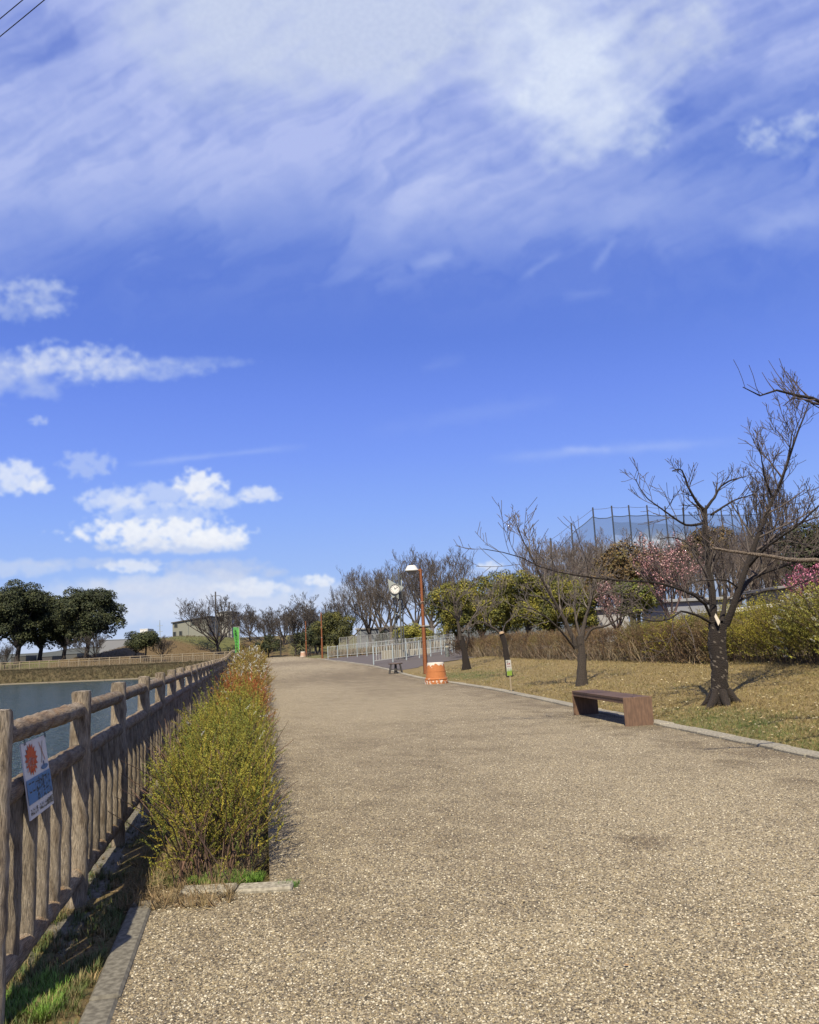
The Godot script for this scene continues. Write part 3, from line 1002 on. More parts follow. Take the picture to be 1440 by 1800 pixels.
# ------------------------------------------------------------------ hand-drawn lettering
const GLYPHS := {
	"こ": [[2, 2, 8, 2], [2, 7, 3, 8.5, 8.5, 8.5]], "は": [[2, 1, 1.5, 9], [4.5, 3, 9, 3], [7, 1, 7, 8, 5.5, 9, 4.5, 8, 6, 7, 9, 9]],
	"釣": [[3, 0.5, 0.5, 3], [3, 0.5, 5, 2.5], [1.5, 3.5, 4.5, 3.5], [1, 5, 5, 5], [3, 3.5, 3, 9], [0.5, 9, 5, 8.5], [6.5, 1, 5.5, 4], [6.2, 2.8, 9.5, 2.8, 9.2, 9, 8, 9], [7, 5, 8, 6.5]],
	"場": [[0.5, 4, 4, 4], [2.2, 1, 2.2, 8], [0.3, 8.5, 4.2, 7.5], [5.5, 1, 9, 1, 9, 4, 5.5, 4, 5.5, 1], [5.5, 2.5, 9, 2.5], [4.8, 5.3, 9.8, 5.3], [6, 5.5, 4.8, 8], [6, 6.5, 9.3, 6.5, 9, 9.5, 8.3, 9.5], [7.2, 6.6, 5.5, 9.5]],
	"で": [[1, 2, 9, 2, 5, 4, 4.5, 7, 7, 9.5], [7.5, 4, 8.2, 5], [9, 3.5, 9.7, 4.5]], "あ": [[1.5, 2.5, 8.5, 2], [4.5, 0.5, 4.5, 6, 5.5, 9], [7, 4, 5, 8, 2.5, 9, 1.8, 7, 4, 5, 7.5, 5, 9, 7, 7, 9.5]],
	"り": [[3, 1, 2.7, 5, 3.5, 6], [7, 1, 7.2, 6, 5, 9.5]], "ま": [[1.5, 2.5, 8.5, 2.5], [2, 5, 8, 5], [5, 0.8, 5, 8, 3, 9, 2, 8, 4, 7.2, 8.5, 9.3]],
	"せ": [[0.8, 4.5, 9.5, 3.8], [7, 1, 7, 6, 6, 6.5], [3, 1.5, 3, 8, 4, 9, 8.5, 9]], "ん": [[5.5, 1, 1.5, 9.2, 4, 5.8, 5.5, 6, 5.8, 9, 7.5, 9.2, 9.2, 6.5]],
	"み": [[2, 2, 5.5, 2, 3, 8.5, 1.3, 8, 2, 6, 5, 6.2, 9, 7.8], [8, 4, 7.5, 7, 6, 9.5]], "よ": [[5, 3.5, 8.5, 3.2], [5, 0.8, 5, 8, 3.3, 9.2, 2, 8, 3.5, 7, 8.5, 9.2]], "し": [[3, 1, 3, 7.5, 4.5, 9.3, 8.5, 7]],
	"市": [[5, 0.3, 5, 2], [1, 2, 9, 2], [2, 8, 2, 4, 8, 4, 8, 8, 7, 8], [5, 2, 5, 9.8]], "・": [[4.6, 5, 5.6, 5.2]], "土": [[2, 4, 8, 4], [5, 1, 5, 9], [0.8, 9, 9.2, 9]],
	"地": [[0.5, 4, 4, 4], [2.2, 1.5, 2.2, 8], [0.3, 8.5, 4.2, 7.5], [4.3, 4.8, 9, 3.2, 9, 6.5, 8.3, 6.5], [7, 0.8, 7, 7], [5.4, 2.5, 5.4, 8, 6.2, 9, 9.6, 9, 9.6, 7.5]],
	"改": [[0.8, 1.5, 4.2, 1.5, 4.2, 4.5, 1, 4.5, 1, 9, 4.5, 7.5], [6.5, 0.8, 5, 4], [6, 2.8, 9.8, 2.8], [8.8, 3, 7.5, 6.5, 4.8, 9.5], [6, 4.5, 7.5, 7, 9.7, 9.5]],
	"良": [[5, 0.2, 5, 1.5], [2, 1.5, 8, 1.5, 8, 5, 2, 5], [2, 3.2, 8, 3.2], [2, 1.5, 2, 9, 4.5, 8], [8, 6, 6, 7.2], [4, 5, 6, 8, 9.5, 9.5]], "区": [[9, 1, 1, 1, 1, 9.3, 9.5, 9.3], [7.5, 2.5, 3, 7.8], [3, 3.2, 7.8, 7.5]],
	"禁": [[0.5, 2, 4.5, 2], [2.5, 0.5, 2.5, 4.5], [2.4, 2.2, 0.5, 4], [2.6, 2.2, 4.3, 3.8], [5.5, 2, 9.5, 2], [7.5, 0.5, 7.5, 4.5], [7.4, 2.2, 5.6, 4], [7.6, 2.2, 9.6, 4], [2.5, 5.2, 7.5, 5.2], [1, 6.6, 9, 6.6], [5, 6.6, 5, 9.6], [3, 7.6, 1.5, 9.3], [7, 7.6, 8.6, 9.3]],
	"止": [[5, 1, 5, 9], [5, 4.5, 8.5, 4.5], [2.5, 4, 2.5, 9], [0.8, 9, 9.3, 9]], "!": [[5, 1, 5, 6.5], [5, 8.5, 5, 9.3]],
	"月": [[2.5, 1, 2.5, 7, 1, 9.5], [2.5, 1, 8, 1, 8, 9, 7, 9], [2.5, 3.6, 8, 3.6], [2.5, 6.2, 8, 6.2]], "口": [[1.5, 1, 8.5, 1, 8.5, 9, 1.5, 9, 1.5, 1], [4, 4, 6, 4, 6, 6.5, 4, 6.5, 4, 4]], "川": [[2, 1, 1.6, 9], [5, 1.5, 5, 8.5], [8.5, 1, 8.5, 9.5]], "公": [[4, 1, 1, 5], [6, 1, 9.3, 5], [5, 5, 3, 9, 8, 8.5], [6.8, 7, 8.6, 9.6]], "民": [[2, 1.5, 8, 1.5, 8, 4, 2, 4], [2, 1.5, 2, 9, 5, 8], [2, 6, 9, 6], [5, 4, 7, 9, 9.3, 9.3]], "木": [[1, 3.5, 9, 3.5], [5, 0.5, 5, 9.5], [5, 3.5, 1, 8.5], [5, 3.5, 9, 8.5]], "う": [[3.5, 0.8, 6.5, 1.8], [2.5, 4, 6.5, 3.2, 7.6, 5, 6.8, 8, 4, 9.6]]}

# strokes of a text laid on the plane (o, right, down), each character s wide; ribbons stand 1 mm proud along face
func letters(g: Geo, text: String, o: Vector3, right: Vector3, down: Vector3, face: Vector3, s: float, pen: float, col: Color, step: Vector3) -> void:
	for k in text.length():
		var org := o + step * k
		for line in GLYPHS.get(text[k], []):
			for j in range(0, line.size() - 2, 2):
				var a: Vector3 = org + (right * line[j] + down * line[j + 1]) * s * 0.1
				var b: Vector3 = org + (right * line[j + 2] + down * line[j + 3]) * s * 0.1
				var e := (b - a).normalized()
				var w := e.cross(face).normalized() * pen * 0.5
				g.quad(a - w - e * pen * 0.4, b - w + e * pen * 0.4, b + w + e * pen * 0.4, a + w - e * pen * 0.4, face, col)

func fan(g: Geo, ctr: Vector3, rim: Array, face: Vector3, col: Color) -> void:
	for k in rim.size():
		var a: Vector3 = rim[k]
		var b: Vector3 = rim[(k + 1) % rim.size()]
		g.quad(ctr, a, (a + b) * 0.5, b, face, col)

func build_warning_sign() -> void:
	# hangs from the top rail, its foot pushed out by the middle rail
	var along := Vector3(-0.2045, 0, -1.0).normalized()
	var out := Vector3(1.0, 0, -0.2045).normalized()
	var d0 := 3.66
	var p := gp(fence_x(d0), d0)
	var tl := p + Vector3(0, 1.075, 0) + out * 0.03
	var right := along
	var w := 0.43
	var down := (Vector3(0, -0.325, 0) + out * 0.05).normalized()
	var h := 0.33
	var face := right.cross(down).normalized()
	if face.dot(out) < 0:
		face = -face
	var o := thing("warning_sign", "white and blue no fishing sign with red starburst wired to the log fence", "sign", tl)
	var g := Geo.new()
	g.box((right * w + down * h) * 0.5 - face * 0.004, Vector3(w, h, 0.006), Basis(right, -down, face), Color(0.78, 0.78, 0.80))
	part("board", g.mesh(), M.sheet, o)
	g = Geo.new()
	var f := face * 0.0015
	var q := func(u: float, v: float) -> Vector3: return right * (w * u) + down * (h * v) + f
	g.quad(q.call(0, 0.49), q.call(1, 0.49), q.call(1, 0.81), q.call(0, 0.81), face, Color(0.02, 0.20, 0.50))
	part("blue_band", g.mesh(), M.sheet, o)
	g = Geo.new()
	var rim := []
	for k in 32:
		var a := TAU * k / 32.0
		var s := 1.0 if k % 2 == 0 else 0.68
		rim.append(q.call(0.31 + 0.255 * s * cos(a), 0.245 + 0.225 * s * sin(a)))
	fan(g, q.call(0.31, 0.245), rim, face, Color(0.62, 0.035, 0.015))
	part("starburst", g.mesh(), M.sheet, o)
	g = Geo.new()
	f = face * 0.003
	letters(g, "釣禁止!", q.call(0.10, 0.21), right, down, face, w * 0.14, 0.0056, Color(0.85, 0.85, 0.85), right * w * 0.115 + down * -0.006)
	# struck-out rod and float
	for l in [[0.68, 0.06, 0.86, 0.34, 1], [0.83, 0.06, 0.70, 0.36, 0]]:
		var a: Vector3 = q.call(l[0], l[1])
		var b: Vector3 = q.call(l[2], l[3])
		var e := (b - a).normalized().cross(face) * 0.0028
		g.quad(a - e, b - e, b + e, a + e, face, Color(0.45, 0.03, 0.03) if l[4] else Color(0.05, 0.05, 0.06))
	rim = []
	for k in 20:
		rim.append(q.call(0.80 + 0.15 * cos(TAU * k / 20.0), 0.425 + 0.035 * sin(TAU * k / 20.0)))
	fan(g, q.call(0.80, 0.425), rim, face, Color(0.03, 0.18, 0.42))
	g.quad(q.call(0.765, 0.34), q.call(0.80, 0.34), q.call(0.80, 0.42), q.call(0.765, 0.42), face, Color(0.03, 0.10, 0.28))
	var ink := Color(0.02, 0.02, 0.03)
	letters(g, "ここは釣場では", q.call(0.05, 0.51), right, down, face, w * 0.135, 0.0062, ink, right * w * 0.128)
	letters(g, "ありません", q.call(0.34, 0.645), right, down, face, w * 0.135, 0.0062, ink, right * w * 0.128)
	letters(g, "みよし市・みよし土地改良区", q.call(0.03, 0.86), right, down, face, w * 0.075, 0.0038, ink, right * w * 0.0735)
	part("lettering", g.mesh(), M.sheet, o)
	g = Geo.new()
	for u in [0.08, 0.93]:
		var a: Vector3 = q.call(u, 0.03) + face * 0.004
		var c := Vector3(0, 0.045, 0) - out * 0.03
		var pts := PackedVector3Array()
		for k in 15:
			var t := k / 14.0
			pts.append(a + Vector3(0, 0.10 * sin(PI * t), 0) + out * (-0.062 * (1.0 - cos(TAU * t)) * 0.9) + along * (0.02 * t))
		var rad := PackedFloat32Array()
		rad.resize(15)
		rad.fill(0.0016)
		g.tube(pts, rad, 5, Color(0.02, 0.02, 0.02))
	part("wire", g.mesh(), M.paint, o)

# ------------------------------------------------------------------ shrubs and grass
func sprig(seed_: int, len: float, leaves: int, leaf: float, green: Color, wood: Color, droop := 0.2, flower := 0) -> ArrayMesh:
	var g := Geo.new()
	var r := rng(seed_)
	var pts := PackedVector3Array()
	var rad := PackedFloat32Array()
	for k in 5:
		var t := k / 4.0
		pts.append(Vector3(r.randf_range(-0.03, 0.03) * len, len * t, droop * len * t * t))
		rad.append(lerpf(0.012, 0.005, t) * len)
	g.tube(pts, rad, 3, wood)
	for k in leaves:
		var t := 0.12 + 0.88 * (k + r.randf()) / leaves
		var i := mini(int(t * 4.0), 3)
		var p := pts[i].lerp(pts[i + 1], t * 4.0 - i)
		var a := r.randf() * TAU
		var along := Vector3(cos(a), r.randf_range(0.3, 1.1), sin(a)).normalized()
		var face := (Vector3.UP * 0.6 + runit(r)).normalized()
		face = (face - along * face.dot(along)).normalized()
		var s := leaf * r.randf_range(0.6, 1.25)
		g.leaf(p, along, face, s, s * 0.5, vary(r, green, 0.3))
	for k in flower:
		var t := 0.15 + 0.85 * r.randf()
		var i := mini(int(t * 4.0), 3)
		var p := pts[i].lerp(pts[i + 1], t * 4.0 - i) + runit(r) * leaf * 0.5
		for j in 3:
			var along := runit(r)
			g.leaf(p, along, along.cross(runit(r)).normalized(), leaf * 0.8, leaf * 0.7, Color(0.78, 0.79, 0.72))
	return g.mesh()

# woody stems fanning up out of a clump
func stems(g: Geo, r: RandomNumberGenerator, base: Vector3, spread: Vector3, height: float, count: int, col: Color, thick: float) -> void:
	for k in count:
		var p := base + Vector3(r.randf_range(-1, 1) * spread.x * 0.55, -0.02, r.randf_range(-1, 1) * spread.z * 0.8)
		var to := Vector3(r.randf_range(-1, 1) * spread.x, height * r.randf_range(0.55, 1.0), r.randf_range(-1, 1) * spread.z * 1.1)
		var pts := PackedVector3Array()
		var rad := PackedFloat32Array()
		var bend := rvec(r) * 0.08
		for j in 5:
			var t := j / 4.0
			pts.append(p + Vector3(to.x * t * t, to.y * t, to.z * t * t) * Vector3(1, 1, 1) + bend * sin(PI * t))
			rad.append(thick * lerpf(1.0, 0.35, t) * r.randf_range(0.8, 1.2))
		g.tube(pts, rad, 3, vary(r, col, 0.35))

# one shrub of the row: a mound of sprigs over stems. half = half sizes (x, height, along)
func shrub(called: String, label: String, group: String, ctr: Vector3, turn: float, half: Vector3, sprigs: Array, cols: Array, count: int, size: float, seed_: int, wood: Color, stem_count := 60, bare := 0.35, white := 0) -> Node3D:
	var o := thing(called, label, "shrub", ctr, turn, group)
	var r := rng(seed_)
	var g := Geo.new()
	stems(g, r, Vector3.ZERO, Vector3(half.x, 0, half.z), half.y, stem_count, wood, 0.006)
	part("stems", g.mesh(), M.twig, o)
	var sw := []
	for k in sprigs.size():
		sw.append(Swarm.new())
	var f := FastNoiseLite.new()
	f.seed = seed_
	f.frequency = 1.3
	for k in count:
		var u := runit(r)
		u.y = absf(u.y)
		var depth := pow(r.randf(), 0.45)
		var bump := 1.0 + 0.3 * f.get_noise_3dv(u * 2.0 + ctr)
		# superellipse cross-section: fuller shoulders
		var s := Vector3(signf(u.x) * pow(absf(u.x), 0.75), pow(u.y, 0.62), signf(u.z) * pow(absf(u.z), 0.6))
		var p := s * half * depth * bump
		if r.randf() < 0.07:
			p *= Vector3(r.randf_range(1.0, 1.3), r.randf_range(1.0, 1.16), 1.05)
		if p.y < half.y * bare and r.randf() > p.y / (half.y * bare) * 0.8 + 0.12:
			continue
		var dir := (Vector3(p.x * 0.8, 0.35 + 0.9 * p.y, p.z * 0.5) + rvec(r) * 0.55).normalized()
		var a := dir.cross(runit(r)).normalized()
		var b := a.cross(dir)
		var z := size * r.randf_range(0.65, 1.3)
		var which := r.randi() % sprigs.size()
		var t := clampf(0.5 + 0.9 * f.get_noise_3dv(p * 1.6 + ctr) + r.randf_range(-0.25, 0.25), 0.0, 0.999)
		var c0: Color = cols[int(t * cols.size())]
		(sw[which] as Swarm).add(p - dir * z * 0.1, a * z, dir * z, b * z, vary(r, c0, 0.18))
	if white > 0:
		var fl := Swarm.new()
		for k in white:
			var u := runit(r)
			u.y = absf(u.y)
			var p := Vector3(signf(u.x) * pow(absf(u.x), 0.75), pow(u.y, 0.62), signf(u.z) * pow(absf(u.z), 0.6)) * half * r.randf_range(0.93, 1.1)
			if f.get_noise_3dv(p * 3.0 + ctr) < 0.02:
				continue
			var dir := (Vector3(p.x, 0.5, p.z * 0.4) + rvec(r) * 0.6).normalized()
			var a := dir.cross(runit(r)).normalized()
			var z := size * r.randf_range(0.35, 0.7)
			fl.add(p, a * z, dir * z, a.cross(dir) * z, Color.WHITE)
		o.add_child(fl.node(spray_mesh(), M.petal, "blossom"), true)
	for k in sprigs.size():
		if sw[k].count:
			o.add_child((sw[k] as Swarm).node(sprigs[k], M.leaf, "foliage"), true)
	return o

func spray_mesh() -> ArrayMesh:
	var g := Geo.new()
	var r := rng(44)
	for k in 22:
		var p := Vector3(r.randf_range(-0.07, 0.07), 0.9 * k / 22.0, r.randf_range(-0.07, 0.07) + 0.2 * pow(k / 22.0, 2.0))
		for j in 2:
			var along := runit(r)
			g.leaf(p, along, along.cross(runit(r)).normalized(), 0.1, 0.09, Color(0.80, 0.81, 0.76) * r.randf_range(0.8, 1.0))
	return g.mesh()

func build_bed() -> void:
	var W := Color(0.16, 0.10, 0.07)
	var green := [sprig(1, 1.0, 46, 0.088, Color(1, 1, 1), Color(0.9, 0.6, 0.4), 0.18), sprig(2, 1.0, 38, 0.085, Color(1, 1, 1), Color(0.9, 0.6, 0.4), 0.3), sprig(3, 1.0, 26, 0.08, Color(1, 1, 1), Color(1.1, 0.7, 0.5), 0.1)]
	var bloom := [green[0], green[1], sprig(5, 1.0, 8, 0.12, Color(1, 1, 1), Color(0.9, 0.6, 0.4), 0.5, 0), sprig(6, 1.0, 12, 0.11, Color(1, 1, 1), Color(0.9, 0.6, 0.4), 0.4)]
	var olive := [Color(0.14, 0.18, 0.024), Color(0.20, 0.225, 0.026), Color(0.28, 0.28, 0.03), Color(0.37, 0.345, 0.045)]
	var red := [Color(0.34, 0.105, 0.022), Color(0.30, 0.11, 0.025), Color(0.33, 0.16, 0.03), Color(0.27, 0.19, 0.03)]
	var gold := [Color(0.24, 0.21, 0.04), Color(0.30, 0.24, 0.05), Color(0.22, 0.15, 0.04), Color(0.34, 0.30, 0.09)]
	var rows := [
		# d, length, half width, height, palette, count, sprig size
		[5.95, 1.3, 0.43, 0.86, 0, 3000, 0.125], [6.9, 1.4, 0.42, 0.97, 0, 2700, 0.13], [8.0, 1.6, 0.40, 0.98, 0, 2200, 0.14], [9.4, 1.8, 0.38, 0.97, 0, 1800, 0.155],
		[11.0, 2.2, 0.38, 0.98, 1, 1500, 0.18], [13.0, 2.6, 0.40, 1.0, 1, 1500, 0.2], [15.6, 3.2, 0.42, 1.02, 2, 1400, 0.22], [18.8, 3.8, 0.45, 1.08, 3, 1400, 0.25], [22.6, 4.4, 0.5, 1.25, 3, 1300, 0.28], [27.0, 5.2, 0.55, 1.45, 3, 1200, 0.3], [32.4, 6.2, 0.6, 1.5, 2, 1100, 0.34], [39.0, 8.0, 0.7, 1.0, 2, 1000, 0.38], [47.0, 9.0, 0.7, 0.9, 2, 900, 0.42]]
	var label := ["olive green spring shrub with fine twigs and tiny leaves beside the log fence", "rust red twiggy shrub in the hedge row beside the log fence", "yellow green shrub with scattered white blossom in the hedge row by the fence", "shrub with dense white blossom sprays in the hedge row by the log fence"]
	var k := 0
	for a in rows:
		var d: float = a[0]
		var x := bed_x(d) - float(a[2]) * 0.92
		if d < 6.5:
			x += 0.02
		var pal: Array = [olive, red, gold, gold][a[4]]
		shrub("hedge_shrub", label[a[4]], "shrubs in the row between path and log fence", gp(x, d), atan(0.196), Vector3(a[2], a[3], float(a[1]) * 0.62), bloom if a[4] >= 2 else green, pal, a[5] * (1 if a[4] < 3 else 1), a[6], 200 + k, W, 110 if d < 7 else 60, 0.68 if d < 6.5 else 0.4, [0 if d < 6.5 else 14, 24, 110, 190][a[4]])
		k += 1
	var r := rng(91)

	# grass and weeds on the strip by the fence
	var blade := tuft_mesh(7, 14)
	var s := Swarm.new()
	for k2 in 7500:
		var d := r.randf_range(2.4, 9.0)
		var x := r.randf_range(fence_x(d) - 0.25, bed_x(d) - (0.1 if d > 5.4 else 0.17))
		var dens := 0.35 + nz(x + 3.0, d, 0.7) * 1.1
		if r.randf() > dens:
			continue
		grass_at(s, r, x, d, r.randf_range(0.025, 0.06), Color(0.11, 0.14, 0.03) if r.randf() < 0.6 else Color(0.24, 0.18, 0.085))
	for k2 in 2600:
		var d := r.randf_range(3.2, 5.7)
		var x := r.randf_range(fence_x(d) - 0.12, bed_x(d) - 0.14)
		if r.randf() > 0.55 + nz(x + 3.0, d, 0.5) * 1.2:
			continue
		grass_at(s, r, x, d, r.randf_range(0.025, 0.07), vary(r, [Color(0.09, 0.15, 0.03), Color(0.13, 0.16, 0.04), Color(0.28, 0.21, 0.09)][r.randi() % 3], 0.3))
	# lush clump at the foot of the kerb, and another at the end of the shrub bed
	for k2 in 900:
		var a := r.randf() * TAU
		var q := sqrt(r.randf())
		if q > 0.62 + 0.5 * nz(cos(a) * 2.0, sin(a) * 2.0, 2.0) + r.randf() * 0.2:
			continue
		grass_at(s, r, -1.69 + cos(a) * q * 0.17 - sin(a) * q * 0.05, 3.72 + sin(a) * q * 0.3, r.randf_range(0.035, 0.075), vary(r, Color(0.17, 0.33, 0.035) if r.randf() < 0.82 else Color(0.36, 0.30, 0.12), 0.35))
	for k2 in 420:
		var a := r.randf() * TAU
		var q := sqrt(r.randf())
		grass_at(s, r, -1.28 + cos(a) * q * 0.24, 5.42 + sin(a) * q * 0.12, r.randf_range(0.03, 0.06), vary(r, Color(0.16, 0.31, 0.035), 0.35))
	for k2 in 40:
		grass_at(s, r, -0.86 + r.randf_range(-0.06, 0.06), 5.25 + r.randf_range(-0.05, 0.05), r.randf_range(0.02, 0.05), Color(0.10, 0.23, 0.03))
	# straw
	for k2 in 900:
		var d := r.randf_range(4.9, 6.2)
		grass_at(s, r, r.randf_range(fence_x(d) + 0.25, -1.15), d, r.randf_range(0.04, 0.10), Color(0.34, 0.25, 0.13), 1.3)
	var o := s.node(blade, M.grass, "verge_grass")
	add_child(o)
	o.set_meta("label", "green tufts, weeds and straw growing along the foot of the log fence")
	o.set_meta("category", "grass")

func tuft_mesh(seed_: int, blades: int) -> ArrayMesh:
	var g := Geo.new()
	var r := rng(seed_)
	for k in blades:
		var a := r.randf() * TAU
		var out := Vector3(cos(a), 0, sin(a))
		var side := Vector3(-sin(a), 0, cos(a)) * 0.024
		var lean := r.randf_range(0.15, 0.75)
		var p := out * r.randf_range(0.0, 0.25)
		var h := r.randf_range(0.6, 1.0)
		var m := p + out * lean * 0.35 + Vector3.UP * h * 0.6
		var t := p + out * lean + Vector3.UP * h
		var nn := (out * -0.6 + Vector3.UP).normalized()
		var col := Color.WHITE * r.randf_range(0.7, 1.25)
		g.quad(p - side, p + side, m + side * 0.7, m - side * 0.7, nn, col)
		g.quad(m - side * 0.7, m + side * 0.7, t + side * 0.1, t - side * 0.1, nn, col)
	return g.mesh()

func grass_at(s: Swarm, r: RandomNumberGenerator, x: float, d: float, h: float, col: Color, lie := 0.0) -> void:
	var q := Basis(Vector3.UP, r.randf() * TAU) * Basis(Vector3.RIGHT, r.randf_range(-0.25, 0.25) + lie * r.randf_range(0.6, 1.0))
	s.add(Vector3(x, H(x, d) - 0.006, -d), q.x * h, q.y * h, q.z * h, vary(r, col, 0.25))

# ------------------------------------------------------------------ bare trees
# o: wob, up, ang, ratio, kids (per level), col, rmin, rtip
func branch(g: Geo, r: RandomNumberGenerator, p: Vector3, dir: Vector3, len: float, rad: float, lv: int, o: Dictionary) -> void:
	var n := 3 if lv == 0 else 4 + lv
	var pts := PackedVector3Array([p])
	var rr := PackedFloat32Array([rad])
	var tip := maxf(rad * 0.38, o.rmin)
	var up := Vector3.UP * float(o.up)
	for k in n:
		dir = (dir + rvec(r) * float(o.wob) + up).normalized()
		p += dir * (len / n)
		pts.append(p)
		rr.append(lerpf(rad, tip, (k + 1.0) / n))
	g.tube(pts, rr, 3 if lv <= 1 else 5, vary(r, o.col, 0.15))
	if lv <= 0:
		return
	sprout(g, r, pts, rr, len, lv, o, o.kids[lv], 0.22)

func sprout(g: Geo, r: RandomNumberGenerator, pts: PackedVector3Array, rr: PackedFloat32Array, len: float, lv: int, o: Dictionary, kids: int, from: float) -> void:
	var n := pts.size() - 1
	for k in kids:
		var t := lerpf(from, 1.0, (k + r.randf()) / kids)
		var i := mini(int(t * n), n - 1)
		var q := pts[i].lerp(pts[i + 1], t * n - i)
		var tan := (pts[i + 1] - pts[i]).normalized()
		var perp := tan.cross(runit(r)).normalized()
		if perp.y < -0.2 and r.randf() < 0.6:
			perp = -perp
		var a: float = float(o.ang) * r.randf_range(0.65, 1.25)
		var e := (tan * cos(a) + perp * sin(a)).normalized()
		branch(g, r, q, e, len * float(o.ratio) * (1.15 - 0.55 * t) * r.randf_range(0.65, 1.25), maxf(lerpf(rr[i], rr[i + 1], t * n - i) * 0.5, o.rmin), lv - 1, o)

func smooth_line(src: Array, n: int) -> PackedVector3Array:
	var cv := Curve3D.new()
	for k in src.size():
		var p: Vector3 = src[k]
		var a: Vector3 = src[maxi(k - 1, 0)]
		var b: Vector3 = src[mini(k + 1, src.size() - 1)]
		cv.add_point(p, (a - b) / 6.0, (b - a) / 6.0)
	var out := PackedVector3Array()
	var l := cv.get_baked_length()
	for k in n + 1:
		out.append(cv.sample_baked(l * k / n, true))
	return out

# a limb traced in the picture at the tree's own depth; every knot is [x, y, offset in depth]
func limb(g: Geo, tw: Geo, r: RandomNumberGenerator, base: Vector3, d: float, knots: Array, r0: float, r1: float, col: Color, kids: int, lv: int, o: Dictionary, from := 0.25) -> void:
	var src := []
	for k in knots:
		src.append(at(k[0], k[1], d + k[2]) - base)
	r0 *= 0.82
	var pts := smooth_line(src, 14)
	var rr := PackedFloat32Array()
	for k in pts.size():
		pts[k] += rvec(r) * r0 * 0.18
		rr.append(lerpf(r0, r1, pow(k / 14.0, 0.8)))
	g.tube(pts, rr, 7 if r0 > 0.05 else 5, col, true)
	var len := 0.0
	for k in pts.size() - 1:
		len += pts[k].distance_to(pts[k + 1])
	sprout(tw, r, pts, rr, minf(len * 0.62, 2.0), lv + 1, o, kids, from)

func trunk_tube(g: Geo, pts: PackedVector3Array, rr: PackedFloat32Array, sides: int, bump: float, seed_: int, col: Color, lichen: bool) -> void:
	var first := g.v.size()
	g.tube(pts, rr, sides, col, true)
	var f := FastNoiseLite.new()
	f.seed = seed_
	f.frequency = 3.0
	f.fractal_octaves = 4
	for k in range(first, g.v.size()):
		var p := g.v[k]
		var e := f.get_noise_3dv(p * Vector3(1, 0.8, 1))
		var ring := f.get_noise_1d(p.y * 3.0 + 40.0)
		g.v[k] = p + g.n[k] * bump * (e + 0.6 * ring)
		if lichen and f.get_noise_3dv(p * 6.5 + Vector3(3, 7, 1)) > 0.37:
			g.c[k] = Color(0.9, 0.92, 0.86)

